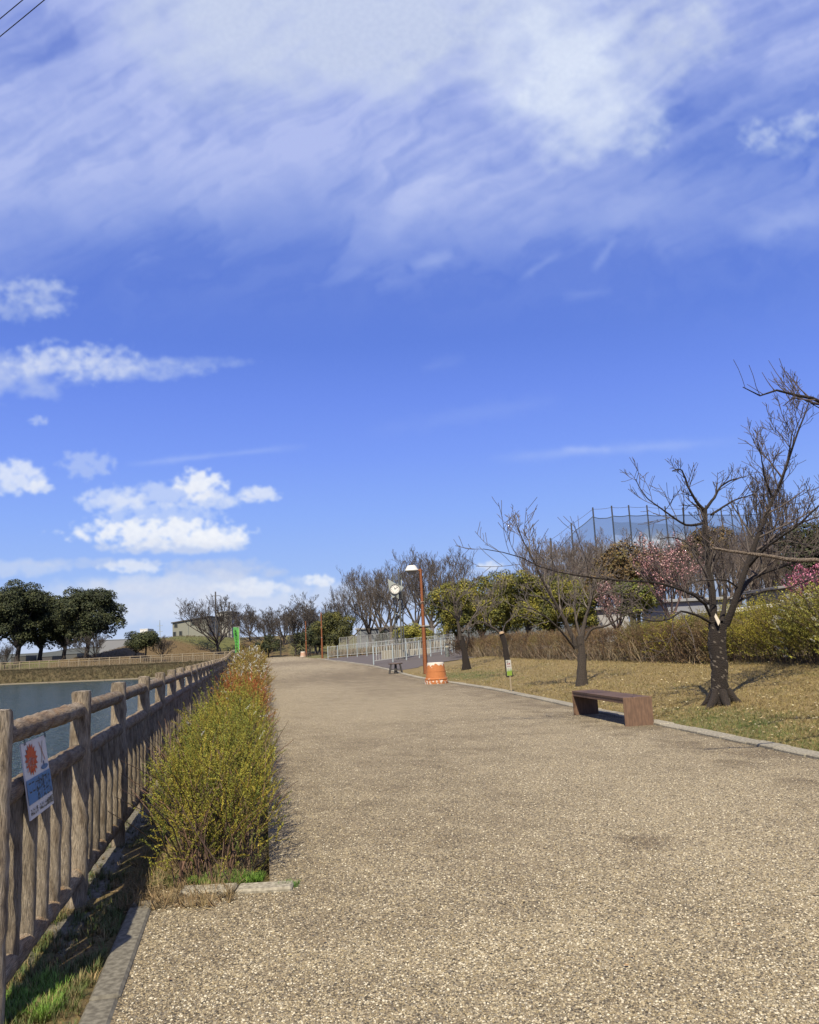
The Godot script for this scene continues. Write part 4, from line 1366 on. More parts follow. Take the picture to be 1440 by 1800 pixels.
func build_cherry_trees() -> void:
	var dark := Color(0.085, 0.07, 0.066)
	var r := rng(501)
	var grp := "bare cherry trees on the dry grass bank"
	# --- the large dark one
	var d := 13.9
	var b := at(1268, 1229, d)
	b.y = H(b.x, d) - 0.05
	var o := thing("cherry_tree", "large bare cherry tree with dark lichen-spotted trunk standing behind the bench", "tree", b, 0.0, grp)
	var g := Geo.new()
	var fork := at(1262, 1096, d) - b
	var pts := smooth_line([Vector3(0, -0.05, 0), Vector3(-0.01, 0.25, 0), at(1264, 1165, d) - b, at(1261, 1130, d) - b, fork], 60)
	var rr := PackedFloat32Array()
	for k in 61:
		var t := k / 60.0
		rr.append(0.128 + 0.08 * exp(-t * 8.0) + 0.02 * t)
	trunk_tube(g, pts, rr, 30, 0.03, 7, dark, true)
	# buttress roots
	for a in [0.3, 1.6, 2.6, 3.9, 5.2]:
		var e := Vector3(cos(a), 0, sin(a))
		trunk_tube(g, PackedVector3Array([e * 0.1 + Vector3(0, 0.28, 0), e * 0.21 + Vector3(0, 0.11, 0), e * 0.34 + Vector3(0, 0.01, 0), e * 0.5 + Vector3(0, -0.06, 0)]), PackedFloat32Array([0.075, 0.07, 0.045, 0.015]), 8, 0.02, 8, dark, false)
	part("trunk", g.mesh(), M.bark, o)
	g = Geo.new()
	var tw := Geo.new()
	var opt := {"wob": 0.16, "up": 0.07, "ang": 0.85, "ratio": 0.55, "kids": [0, 5, 5, 4], "col": Color(0.10, 0.08, 0.073), "rmin": 0.0045}
	var limbs := [
		[[[1252, 1100, 0], [1254, 1060, 0], [1247, 1010, 0.1], [1243, 955, 0.2], [1238, 895, 0.3]], 0.085, 0.04, 8, 2],
		[[[1238, 897, 0.3], [1222, 878, 0.2], [1208, 852, 0.1], [1198, 826, 0.0], [1182, 828, -0.1]], 0.04, 0.01, 9, 1],
		[[[1238, 897, 0.3], [1255, 876, 0.4], [1265, 858, 0.6], [1283, 845, 0.6], [1310, 838, 0.7]], 0.04, 0.01, 9, 1],
		[[[1242, 918, 0.3], [1205, 922, 0.0], [1165, 895, -0.3], [1134, 872, -0.5], [1118, 842, -0.6]], 0.035, 0.006, 10, 1],
		[[[1250, 905, 0.3], [1290, 880, 0.6], [1325, 868, 0.9], [1345, 850, 1.0]], 0.03, 0.006, 9, 1],
		[[[1276, 1100, 0], [1288, 1066, -0.1], [1303, 1020, -0.1], [1322, 968, 0.0], [1350, 900, 0.1], [1372, 846, 0.2], [1392, 788, 0.3], [1412, 735, 0.4], [1424, 704, 0.4]], 0.078, 0.010, 20, 2],
		[[[1360, 880, 0.2], [1345, 840, 0.0], [1338, 800, -0.2], [1330, 770, -0.3]], 0.03, 0.006, 8, 1],
		[[[1375, 840, 0.2], [1352, 810, 0.5], [1330, 785, 0.7], [1318, 760, 0.8]], 0.022, 0.005, 8, 1],
		[[[1290, 1062, -0.1], [1318, 1020, 0.3], [1360, 1000, 0.7], [1405, 985, 1.0], [1460, 962, 1.4]], 0.058, 0.016, 13, 2],
		[[[1303, 1022, -0.1], [1330, 972, 0.5], [1372, 938, 0.8], [1410, 918, 1.2], [1470, 900, 1.5]], 0.048, 0.012, 14, 2],
		[[[1312, 1000, 0.0], [1350, 960, -0.5], [1400, 925, -1.0], [1450, 880, -1.3]], 0.04, 0.012, 9, 1],
		[[[1250, 1085, 0], [1236, 1058, -0.2], [1212, 1042, -0.4], [1190, 1034, -0.6], [1157, 1024, -0.6], [1105, 1021, -0.8], [1048, 1016, -0.9], [960, 1000, -1.1], [905, 976, -1.2], [850, 965, -1.3]], 0.036, 0.006, 22, 1],
		[[[1250, 1095, 0], [1222, 1080, -0.4], [1196, 1075, -0.8], [1178, 1088, -1.0], [1140, 1091, -1.2], [1105, 1080, -1.4], [1085, 1070, -1.5]], 0.035, 0.006, 10, 1],
		[[[1246, 1060, 0.1], [1225, 1045, 0.4], [1195, 1035, 0.7], [1160, 1010, 1.0], [1135, 985, 1.2]], 0.035, 0.006, 10, 1],
		[[[1268, 1095, 0.1], [1275, 1050, 0.4], [1272, 1000, 0.8], [1262, 960, 1.0]], 0.06, 0.015, 9, 2],
		[[[1300, 1035, -0.1], [1276, 1020, -0.3], [1240, 1020, -0.5], [1215, 1025, -0.7]], 0.025, 0.006, 7, 1],
		[[[1244, 990, 0.1], [1215, 960, 0.6], [1185, 945, 0.9], [1160, 948, 1.1]], 0.025, 0.006, 8, 1],
		[[[1290, 1060, 0], [1340, 1040, 0.4], [1390, 1032, 0.6], [1440, 1012, 0.8]], 0.03, 0.008, 9, 1]]
	for l in limbs:
		limb(g, tw, r, b, d, l[0], l[1], l[2], dark, l[3], l[4], opt)
	part("limbs", g.mesh(), M.bark, o)
	part("crown", tw.mesh(), M.twig, o)
	# torn pale wood at the fork
	g = Geo.new()
	var t0 := at(1258, 1078, d - 0.22) - b
	g.quad(t0, at(1266, 1092, d - 0.24) - b, at(1263, 1100, d - 0.24) - b, at(1256, 1084, d - 0.22) - b, Vector3(0, 0.3, 1).normalized(), Color(0.55, 0.5, 0.42))
	g.box(at(1261, 1090, d - 0.17) - b, Vector3(0.05, 0.17, 0.05), Basis(Vector3.BACK, 0.3), Color(0.5, 0.45, 0.37), 0.02)
	part("torn_wood", g.mesh(), M.paint, o)

	# --- the second one
	d = 20.9
	b = at(1022, 1196, d)
	b.y = H(b.x, d) - 0.05
	o = thing("cherry_tree", "bare cherry tree with grey forked trunk and long low limbs", "tree", b, 0.0, grp)
	g = Geo.new()
	var grey := Color(0.24, 0.23, 0.22)
	pts = smooth_line([Vector3(0, -0.05, 0), at(1023, 1170, d) - b, at(1022, 1140, d) - b, at(1019, 1118, d) - b], 16)
	rr = PackedFloat32Array()
	for k in 17:
		rr.append(0.122 + 0.06 * exp(-k / 3.0) - 0.002 * k)
	trunk_tube(g, pts, rr, 16, 0.03, 17, grey, false)
	part("trunk", g.mesh(), M.bark, o)
	g = Geo.new()
	tw = Geo.new()
	opt = {"wob": 0.17, "up": 0.06, "ang": 0.85, "ratio": 0.55, "kids": [0, 4, 5, 4], "col": Color(0.17, 0.145, 0.13), "rmin": 0.0062}
	limbs = [
		[[[1013, 1140, 0], [1000, 1105, 0], [985, 1075, 0], [962, 1035, -0.2], [940, 990, -0.4], [920, 950, -0.5], [908, 920, -0.5]], 0.075, 0.012, 12, 2],
		[[[1010, 1140, 0], [985, 1108, -0.6], [960, 1085, -0.9], [935, 1070, -1.2], [900, 1065, -1.5]], 0.045, 0.01, 9, 1],
		[[[1022, 1130, 0], [1028, 1095, 0.1], [1036, 1062, 0.2], [1044, 1030, 0.3], [1060, 985, 0.6]], 0.08, 0.016, 11, 2],
		[[[1028, 1125, 0], [1040, 1106, 0], [1066, 1100, -0.3], [1085, 1090, -0.5], [1098, 1078, -0.6], [1120, 1060, -0.8]], 0.05, 0.01, 9, 1],
		[[[1020, 1120, 0], [1012, 1085, 0.6], [1010, 1045, 1.0], [1005, 990, 1.4]], 0.05, 0.012, 11, 2],
		[[[985, 1075, 0], [955, 1050, 0.5], [930, 1045, 0.9], [905, 1030, 1.2]], 0.03, 0.008, 9, 1],
		[[[1040, 1050, 0.3], [1070, 1040, -0.2], [1100, 1045, -0.6], [1125, 1040, -0.8]], 0.03, 0.008, 9, 1]]
	for l in limbs:
		limb(g, tw, r, b, d, l[0], l[1], l[2], grey, l[3], l[4], opt)
	part("limbs", g.mesh(), M.bark, o)
	part("crown", tw.mesh(), M.twig, o)

	# --- the pruned one with a notice beside it
	d = 27.5
	b = at(896, 1179, d)
	b.y = H(b.x, d) - 0.05
	o = thing("cherry_tree", "small pruned cherry tree with cut-off leaning trunk beside the notice stake", "tree", b, 0.0, grp)
	g = Geo.new()
	pts = smooth_line([Vector3(0, -0.05, 0), at(891, 1155, d) - b, at(887, 1130, d) - b, at(881, 1112, d) - b], 12)
	rr = PackedFloat32Array()
	for k in 13:
		rr.append(0.105 - 0.002 * k + 0.03 * exp(-k / 2.0))
	trunk_tube(g, pts, rr, 12, 0.02, 27, dark, false)
	part("trunk", g.mesh(), M.bark, o)
	g = Geo.new()
	tw = Geo.new()
	opt.rmin = 0.0065
	limbs = [
		[[[882, 1116, 0], [870, 1105, 0], [856, 1098, 0], [840, 1092, -0.1], [826, 1110, -0.2]], 0.06, 0.012, 6, 1],
		[[[856, 1098, 0], [848, 1080, 0.2], [838, 1065, 0.4], [822, 1050, 0.5]], 0.035, 0.008, 8, 1],
		[[[858, 1098, 0], [858, 1080, -0.2], [868, 1070, -0.3], [880, 1060, -0.4]], 0.03, 0.008, 8, 1],
		[[[883, 1114, 0], [888, 1098, 0.3], [898, 1088, 0.5], [918, 1080, 0.6], [940, 1085, 0.8]], 0.035, 0.008, 9, 1]]
	for l in limbs:
		limb(g, tw, r, b, d, l[0], l[1], l[2], grey, l[3], l[4], opt)
	part("limbs", g.mesh(), M.bark, o)
	part("crown", tw.mesh(), M.twig, o)
	g = Geo.new()
	g.lathe([Vector2(0.001, 0.02), Vector2(0.085, 0.0), Vector2(0.09, -0.06)], 12, Color(0.5, 0.36, 0.22), at(881, 1111, d - 0.03) - b, Basis(Vector3.BACK, 0.25))
	part("sawn_end", g.mesh(), M.paint, o)

	# --- the one by the lamp post
	d = 34.5
	b = at(820, 1170, d)
	b.y = H(b.x, d) - 0.05
	o = thing("cherry_tree", "bare cherry tree with thick flared trunk near the upturned orange planter", "tree", b, 0.0, grp)
	g = Geo.new()
	pts = smooth_line([Vector3(0, -0.05, 0), at(818, 1155, d) - b, at(814, 1135, d) - b, at(812, 1118, d) - b], 12)
	rr = PackedFloat32Array()
	for k in 13:
		rr.append(0.135 + 0.12 * exp(-k / 2.5) - 0.003 * k)
	trunk_tube(g, pts, rr, 14, 0.04, 37, dark, false)
	part("trunk", g.mesh(), M.bark, o)
	g = Geo.new()
	tw = Geo.new()
	opt.rmin = 0.008
	limbs = [
		[[[810, 1125, 0], [805, 1095, 0], [800, 1072, 0], [798, 1050, 0], [806, 1030, 0.2]], 0.11, 0.02, 10, 2],
		[[[804, 1090, 0], [792, 1076, -0.2], [775, 1068, -0.4], [757, 1062, -0.6], [742, 1058, -0.8]], 0.05, 0.01, 9, 1],
		[[[812, 1112, 0], [822, 1100, 0.2], [832, 1085, 0.4], [848, 1066, 0.6], [870, 1052, 0.8], [888, 1040, 0.9]], 0.075, 0.012, 13, 2],
		[[[820, 1140, 0], [824, 1122, -0.2], [823, 1108, -0.3], [835, 1095, -0.4]], 0.06, 0.012, 8, 1],
		[[[800, 1060, 0], [815, 1045, 0.4], [830, 1030, 0.7], [850, 1015, 0.9]], 0.045, 0.01, 10, 1]]
	for l in limbs:
		limb(g, tw, r, b, d, l[0], l[1], l[2], grey, l[3], l[4], opt)
	part("limbs", g.mesh(), M.bark, o)
	part("crown", tw.mesh(), M.twig, o)

	# --- one more, its trunk out of the picture, whose branches reach in from the side
	d = 8.6
	b = Vector3(6.3, 0, -d)
	b.y = H(b.x, d) - 0.05
	o = thing("cherry_tree", "cherry tree whose long pale branch and budding twigs reach in over the bank", "tree", b, 0.0, grp)
	g = Geo.new()
	pts = smooth_line([Vector3(0, 0, 0), Vector3(0.02, 0.7, 0), Vector3(-0.05, 1.5, 0.05), Vector3(-0.02, 2.1, 0)], 14)
	rr = PackedFloat32Array()
	for k in 15:
		rr.append(0.17 + 0.09 * exp(-k / 2.0) - 0.002 * k)
	trunk_tube(g, pts, rr, 14, 0.02, 47, dark, true)
	part("trunk", g.mesh(), M.bark, o)
	g = Geo.new()
	tw = Geo.new()
	opt = {"wob": 0.2, "up": 0.14, "ang": 0.8, "ratio": 0.5, "kids": [0, 3, 4, 4], "col": Color(0.10, 0.075, 0.07), "rmin": 0.003}
	var top := b + Vector3(-0.03, 2.0, 0)
	var mk := func(list: Array, r0: float, r1: float, kids: int, lv: int, col: Color, from: float):
		var src := []
		for q in list:
			src.append((q as Vector3) - b)
		var l := smooth_line(src, 16)
		var q2 := PackedFloat32Array()
		for k in l.size():
			l[k] += rvec(r) * 0.008
			q2.append(lerpf(r0, r1, k / 16.0))
		g.tube(l, q2, 7, col, true)
		sprout(tw, r, l, q2, 1.1, lv + 1, opt, kids, from)
	mk.call([top, top + Vector3(-0.4, 0.15, 0), at(1470, 992, d), at(1440, 985, d), at(1400, 986, d - 0.1), at(1350, 977, d - 0.2), at(1300, 970, d - 0.2), at(1252, 964, d - 0.3)], 0.042, 0.014, 5, 0, Color(0.6, 0.56, 0.5), 0.8)
	mk.call([top, top + Vector3(-0.2, 0.9, 0), at(1530, 760, d), at(1470, 722, d), at(1430, 700, d), at(1395, 694, d - 0.1), at(1360, 684, d - 0.1), at(1332, 695, d - 0.15), at(1307, 680, d - 0.2)], 0.06, 0.005, 14, 0, dark, 0.55)
	mk.call([at(1470, 722, d), at(1430, 708, d + 0.2), at(1395, 700, d + 0.3), at(1378, 712, d + 0.3)], 0.016, 0.004, 6, 0, dark, 0.2)
	mk.call([top, top + Vector3(0.3, 1.2, 0.2), top + Vector3(0.4, 2.6, 0.5), top + Vector3(0.9, 3.8, 0.8)], 0.09, 0.015, 9, 2, dark, 0.3)
	mk.call([top, top + Vector3(0.7, 0.5, -0.2), top + Vector3(1.8, 1.2, -0.5), top + Vector3(3.0, 1.7, -0.6)], 0.08, 0.015, 9, 2, dark, 0.3)
	part("limbs", g.mesh(), M.bark, o)
	part("crown", tw.mesh(), M.twig, o)

# prototypes for the background: kind 0 spreading, 1 upright, 2 columnar
func bare_tree(called: String, label: String, group: String, seed_: int, kind: int, h: float, col: Color, rmin: float) -> Node3D:
	var o := thing(called, label, "tree", Vector3.ZERO, 0.0, group)
	var r := rng(seed_)
	var g := Geo.new()
	var tw := Geo.new()
	if kind == 2:
		var pts := PackedVector3Array()
		var rr := PackedFloat32Array()
		for k in 9:
			pts.append(Vector3(r.randf_range(-0.05, 0.05), h * k / 8.0, r.randf_range(-0.05, 0.05)))
			rr.append(lerpf(h * 0.012, rmin * 1.5, k / 8.0))
		g.tube(pts, rr, 7, col, true)
		part("trunk", g.mesh(), M.twig, o)
		var opt := {"wob": 0.06, "up": 0.22, "ang": 0.42, "ratio": 0.5, "kids": [0, 5, 5, 5], "col": col, "rmin": rmin}
		sprout(tw, r, pts, rr, h * 0.34, 3, opt, 52, 0.1)
		part("crown", tw.mesh(), M.twig, o)
		return o
	var th := h * (0.2 if kind == 0 else 0.3)
	var pts := PackedVector3Array()
	var rr := PackedFloat32Array()
	for k in 7:
		pts.append(Vector3(r.randf_range(-0.02, 0.02) * h * 0.3, th * k / 6.0, r.randf_range(-0.02, 0.02) * h * 0.3))
		rr.append(h * 0.02 * (1.0 + 0.5 * exp(-k * 1.2)))
	trunk_tube(g, pts, rr, 9, h * 0.003, seed_, col, false)
	part("trunk", g.mesh(), M.twig, o)
	var opt := {"wob": 0.13, "up": 0.05 if kind == 0 else 0.09, "ang": 0.55, "ratio": 0.6, "kids": [0, 4, 4, 5, 6], "col": col, "rmin": rmin}
	var n := 9 if kind == 0 else 7
	for k in n:
		var a := TAU * (k + r.randf_range(-0.3, 0.3)) / n
		var lean := r.randf_range(0.3, 1.2) if kind == 0 else r.randf_range(0.25, 0.75)
		if k == 0:
			lean = 0.15
		var dir := Vector3(cos(a) * sin(lean), cos(lean), sin(a) * sin(lean))
		branch(tw, r, pts[6 - (k % 3)], dir, (h - th) * (r.randf_range(0.6, 0.78) if kind == 0 else r.randf_range(0.7, 0.92)), h * 0.0105, 4, opt)
	var wide := 1.45 if kind == 0 else 1.25
	for k in tw.v.size():
		var q := tw.v[k]
		tw.v[k] = Vector3(q.x * wide, q.y, q.z * wide)
	part("crown", tw.mesh(), M.twig, o)
	return o

# ------------------------------------------------------------------ leafy trees
func lobes_crown(r: RandomNumberGenerator, lobes: Array, count: int, leaf: float, cols: Array, seed_: int, up := 0.35) -> ArrayMesh:
	var g := Geo.new()
	var f := FastNoiseLite.new()
	f.seed = seed_
	f.frequency = 0.5
	f.fractal_octaves = 3
	var total := 0.0
	for l in lobes:
		total += float(l[1]) * float(l[1])
	for l in lobes:
		var c: Vector3 = l[0]
		var rad: float = l[1]
		var m := int(count * rad * rad / total)
		for k in m:
			var u := runit(r)
			if u.y < -0.35 and r.randf() < 0.6:
				u.y = -u.y
			var p := c + u * Vector3(1.0, float(l[2]), 1.0) * rad * (1.0 - 0.34 * pow(r.randf(), 2.0)) * (1.0 + 0.35 * f.get_noise_3dv((c + u * rad) * 1.6))
			var face := (u + Vector3.UP * up + rvec(r) * 0.75).normalized()
			var along := face.cross(runit(r)).normalized()
			var t := clampf(0.5 + 0.8 * f.get_noise_3dv(p * 1.3 + Vector3(5, 5, 5)) + r.randf_range(-0.3, 0.3), 0.0, 0.999)
			var s := leaf * r.randf_range(0.6, 1.3)
			g.leaf(p, along, face, s, s * 0.62, vary(r, cols[int(t * cols.size())], 0.22))
	return g.mesh()

# crown of random lobes filling an ellipsoid
func make_lobes(r: RandomNumberGenerator, ctr: Vector3, half: Vector3, n: int, small: float) -> Array:
	var a := []
	for k in n:
		var u := runit(r)
		u.y = u.y * 0.95 + 0.03
		a.append([ctr + u * half * r.randf_range(0.35, 0.8), small * r.randf_range(0.7, 1.25), r.randf_range(0.7, 0.95)])
	return a

func leafy_tree(called: String, label: String, category: String, group: String, where: Vector3, h: float, half: Vector3, cy: float, nl: int, lobe: float, count: int, leaf: float, cols: Array, seed_: int, trunk_col := Color(0.07, 0.06, 0.05), limbs := 6) -> Node3D:
	var r := rng(seed_)
	var o := thing(called, label, category, where, 0.0, group)
	var g := Geo.new()
	var lobes := make_lobes(r, Vector3(0, cy, 0), half, nl, lobe)
	var th := maxf(cy - half.y * 0.8, h * 0.08)
	var tr := h * 0.028
	g.tube(PackedVector3Array([Vector3(0, -0.2, 0), Vector3(0, th * 0.3, 0), Vector3(0.02 * h, th, 0), Vector3(0, cy, 0)]), PackedFloat32Array([tr * 1.5, tr, tr * 0.9, tr * 0.4]), 9, trunk_col, true)
	for k in mini(limbs, lobes.size()):
		var l: Vector3 = lobes[k][0]
		g.tube(PackedVector3Array([Vector3(0.01 * h, th * 0.9, 0), Vector3(l.x * 0.4, lerpf(th, l.y, 0.45), l.z * 0.4), l]), PackedFloat32Array([tr * 0.6, tr * 0.4, tr * 0.15]), 5, trunk_col)
	part("trunk", g.mesh(), M.twig, o)
	part("crown", lobes_crown(r, lobes, count, leaf, cols, seed_), M.leaf, o)
	return o

# ------------------------------------------------------------------ things along the path
func slab(parent: Node3D, called: String, ctr: Vector3, size: Vector3, m: Material, basis := Basis(), bevel := 0.006, col := Color.WHITE) -> MeshInstance3D:
	var g := Geo.new()
	g.box(Vector3.ZERO, size, basis, col, bevel)
	return part(called, g.mesh(), m, parent, ctr)

func tube_part(parent: Node3D, called: String, a: Vector3, b: Vector3, r0: float, r1: float, m: Material, sides := 10, col := Color.WHITE) -> MeshInstance3D:
	var g := Geo.new()
	g.tube(PackedVector3Array([Vector3.ZERO, b - a]), PackedFloat32Array([r0, r1]), sides, col, true)
	return part(called, g.mesh(), m, parent, a)

func build_bench() -> void:
	var a := gp(3.43, 12.98)
	var b := gp(3.06, 15.25)
	var dir := (b - a)
	dir.y = 0
	var len := dir.length()
	dir = dir.normalized()
	var side := Vector3.UP.cross(-dir).normalized()
	var bs := Basis(side, Vector3.UP, -dir)
	var o := thing("bench", "rusty brown steel plate bench standing at the edge of gravel path", "bench", a + Vector3(0, 0, 0))
	var h := 0.435
	slab(o, "seat", dir * len * 0.5 + Vector3(0, h - 0.02, 0), Vector3(0.47, 0.04, len - 0.05), M.corten, bs, 0.004, Color(0.62, 0.6, 0.6))
	slab(o, "end_panel", Vector3(0, h * 0.5 - 0.03, 0) + dir * 0.012, Vector3(0.475, h + 0.066, 0.024), M.corten, bs, 0.004, Color(1, 1, 1))
	slab(o, "end_panel", Vector3(0, h * 0.5 - 0.03, 0) + dir * (len - 0.012), Vector3(0.475, h + 0.066, 0.024), M.corten, bs, 0.004, Color(1, 1, 1))
	for s in [-1.0, 1.0]:
		slab(o, "seat_lip", dir * len * 0.5 + side * s * 0.222 + Vector3(0, h - 0.066, 0), Vector3(0.012, 0.05, len - 0.054), M.corten, bs, 0.002)

func planter(where: Vector3, size: float, label: String, seed_: int, peel: float, clay := Color(0.56, 0.20, 0.065)) -> void:
	var o := thing("planter", label, "planter", where, 0.0, "upturned terracotta planters")
	o.scale = Vector3.ONE * size
	var prof := [Vector2(0.415, -0.02), Vector2(0.42, 0.02), Vector2(0.42, 0.10), Vector2(0.41, 0.12), Vector2(0.385, 0.125), Vector2(0.385, 0.145), Vector2(0.405, 0.15), Vector2(0.405, 0.175), Vector2(0.395, 0.19), Vector2(0.375, 0.195), Vector2(0.342, 0.42), Vector2(0.347, 0.425), Vector2(0.347, 0.44), Vector2(0.34, 0.445), Vector2(0.295, 0.72), Vector2(0.28, 0.735), Vector2(0.10, 0.735), Vector2(0.06, 0.72), Vector2(0.001, 0.72)]
	var fine := []
	for k in prof.size() - 1:
		var n := maxi(1, int(prof[k].distance_to(prof[k + 1]) / 0.012))
		for j in n:
			fine.append(prof[k].lerp(prof[k + 1], float(j) / n))
	fine.append(prof[prof.size() - 1])
	var g := Geo.new()
	g.lathe(fine, 96, Color.WHITE)
	var f := FastNoiseLite.new()
	f.seed = seed_
	f.frequency = 7.0
	f.fractal_octaves = 4
	var w := Geo.new()
	for k in g.v.size():
		var p := g.v[k]
		var e := f.get_noise_3dv(p)
		var top := (p.y - 0.60) * 6.0
		var rim := 0.22 - absf(p.y - 0.06) * 3.0
		g.c[k] = Color(0.82, 0.78, 0.72) if e + maxf(top, rim) * 1.0 + peel > 0.28 else clay
	part("pot", g.mesh(), M.terracotta, o)

func stool(where: Vector3, turn: float, label: String) -> void:
	var o := thing("low_table", label, "table", where, turn, "low dark tables by the path")
	var g := Geo.new()
	g.lathe([Vector2(0.001, 0.44), Vector2(0.33, 0.44), Vector2(0.345, 0.455), Vector2(0.345, 0.485), Vector2(0.33, 0.5), Vector2(0.001, 0.5)], 10, Color(0.13, 0.095, 0.085), Vector3.ZERO, Basis().scaled(Vector3(1.0, 1.0, 0.75)))
	part("tabletop", g.mesh(), M.paint, o)
	for s in [[-1, -1], [1, -1], [-1, 1], [1, 1]]:
		tube_part(o, "leg", Vector3(s[0] * 0.21, 0.45, s[1] * 0.14), Vector3(s[0] * 0.31, -0.02, s[1] * 0.21), 0.028, 0.036, M.dark, 8)
	tube_part(o, "column", Vector3(0, 0.45, 0.02), Vector3(0, -0.02, 0.02), 0.05, 0.09, M.dark, 8)
	for s in [-1, 1]:
		tube_part(o, "stretcher", Vector3(-0.26, 0.2, s * 0.175), Vector3(0.26, 0.2, s * 0.175), 0.018, 0.018, M.dark, 6)

func lamp_post(where: Vector3, h: float, label: String, flip: float, dark := false, headless := false) -> void:
	var o := thing("lamp_post", label, "lamp post", where, 0.0, "park lamp posts")
	var m: Material = M.dark if dark else M.rust
	var g := Geo.new()
	g.tube(PackedVector3Array([Vector3(0, -0.2, 0), Vector3(0, h * 0.45, 0), Vector3(0, h * 0.452, 0), Vector3(0, h, 0)]), PackedFloat32Array([0.105, 0.092, 0.078, 0.066]), 4, Color.WHITE, true)
	part("post", g.mesh(), m, o)
	for y in [h * 0.45, h * 0.68]:
		g = Geo.new()
		g.lathe([Vector2(0.094, y - 0.012), Vector2(0.1, y - 0.01), Vector2(0.1, y + 0.012), Vector2(0.085, y + 0.014)], 10, Color(0.6, 0.55, 0.5))
		part("collar", g.mesh(), M.paint, o)
	if dark or headless:
		return
	slab(o, "arm", Vector3(flip * 0.1, h - 0.06, 0), Vector3(0.22, 0.07, 0.07), m)
	var head := Vector3(flip * 0.40, h - 0.05, 0)
	g = Geo.new()
	g.lathe([Vector2(0.30, -0.03), Vector2(0.31, 0.0), Vector2(0.29, 0.03), Vector2(0.19, 0.2), Vector2(0.17, 0.215), Vector2(0.001, 0.22)], 20, Color(0.72, 0.72, 0.70))
	part("shade", g.mesh(), M.paint, o, head)
	g = Geo.new()
	g.lathe([Vector2(0.001, -0.2), Vector2(0.15, -0.2), Vector2(0.21, -0.05), Vector2(0.26, -0.03)], 20, Color(0.30, 0.29, 0.26))
	part("diffuser", g.mesh(), M.sheet, o, head)

func clock_tower() -> void:
	var d := 53.0
	var b := at(703, 1150, d)
	b.y = H(b.x, d)
	var o := thing("clock_tower", "grey steel park clock with white dial on tall slender poles", "clock", b)
	var k := d / F
	for a in [[-6.0, 150.0, 2.3, 0.0], [4.2, 157.0, 2.7, 0.15], [8.0, 147.0, 2.4, -0.35], [-2.8, 146.0, 1.8, -0.5]]:
		var h: float = a[1] * k
		slab(o, "pole", Vector3(a[0] * k, h * 0.5 - 0.1, a[3]), Vector3(a[2] * k, h + 0.2, 0.1), M.steel, Basis(), 0.012)
	for y in [2.2, 3.0, 3.75, 4.35]:
		tube_part(o, "brace", Vector3(-5.0 * k, y, 0.0), Vector3(3.5 * k, y - 0.14, 0.1), 0.02, 0.02, M.plate, 6)
	# sail-shaped plate with bowed sides
	var ctr := Vector3(-3.0 * k, 121.0 * k, 0.42)
	var corners := [Vector2(-12.0, 18.5), Vector2(15.5, 3.0), Vector2(-5.0, -15.5)]
	var rim := []
	for c in 3:
		var p: Vector2 = corners[c]
		var q: Vector2 = corners[(c + 1) % 3]
		for j in 10:
			var t := j / 10.0
			var e := p.lerp(q, t)
			e += e.normalized() * -1.2 * sin(PI * t) * (1.0 if c == 0 else -1.6)
			rim.append(Vector3(e.x * k, e.y * k, 0))
	var g := Geo.new()
	fan(g, Vector3(0, 0, 0.04), rim.map(func(v): return v + Vector3(0, 0, 0.04)), Vector3.BACK, Color.WHITE)
	fan(g, Vector3(0, 0, -0.04), rim.map(func(v): return v + Vector3(0, 0, -0.04)), Vector3.FORWARD, Color.WHITE)
	for j in rim.size():
		var p: Vector3 = rim[j]
		var q: Vector3 = rim[(j + 1) % rim.size()]
		g.quad(p + Vector3(0, 0, 0.04), q + Vector3(0, 0, 0.04), q + Vector3(0, 0, -0.04), p + Vector3(0, 0, -0.04), ((p + q) * 0.5).normalized(), Color.WHITE)
	part("sail_plate", g.mesh(), M.plate, o, ctr)
	# a second sail facing backwards
	var back := part("rear_sail_plate", g.mesh(), M.plate, o, ctr + Vector3(0.12, -0.05, -0.95))
	back.rotation.y = PI * 0.75
	var lay := Basis(Vector3.RIGHT, PI / 2)
	g = Geo.new()
	g.lathe([Vector2(0.345, 0.0), Vector2(0.345, 0.09), Vector2(0.30, 0.10), Vector2(0.29, 0.06)], 28, Color(0.16, 0.17, 0.165), Vector3.ZERO, lay)
	part("dial_rim", g.mesh(), M.paint, o, ctr + Vector3(0, 0, 0.04))
	g = Geo.new()
	g.lathe([Vector2(0.30, 0.0), Vector2(0.29, 0.012), Vector2(0.001, 0.012)], 28, Color(0.82, 0.82, 0.80), Vector3.ZERO, lay)
	var dial := part("dial", g.mesh(), M.paint, o, ctr + Vector3(0, 0, 0.09))
	g = Geo.new()
	for j in 12:
		var a := TAU * j / 12.0
		g.box(Vector3(sin(a), cos(a), 0) * 0.225, Vector3(0.028, 0.06, 0.006), Basis(Vector3.BACK, -a), Color(0.08, 0.08, 0.08))
	part("hour_marks", g.mesh(), M.paint, dial, Vector3(0, 0, 0.016))
	for hnd in [[-0.32, 0.13, 0.034], [0.92, 0.24, 0.022]]:
		g = Geo.new()
		var e := Vector3(sin(hnd[0]), cos(hnd[0]), 0)
		g.box(e * float(hnd[1]) * 0.42, Vector3(hnd[2], float(hnd[1]) * 1.1, 0.006), Basis(Vector3.BACK, -float(hnd[0])), Color(0.02, 0.02, 0.02))
		part("hand", g.mesh(), M.paint, dial, Vector3(0, 0, 0.024 + 0.008 * float(hnd[1])))

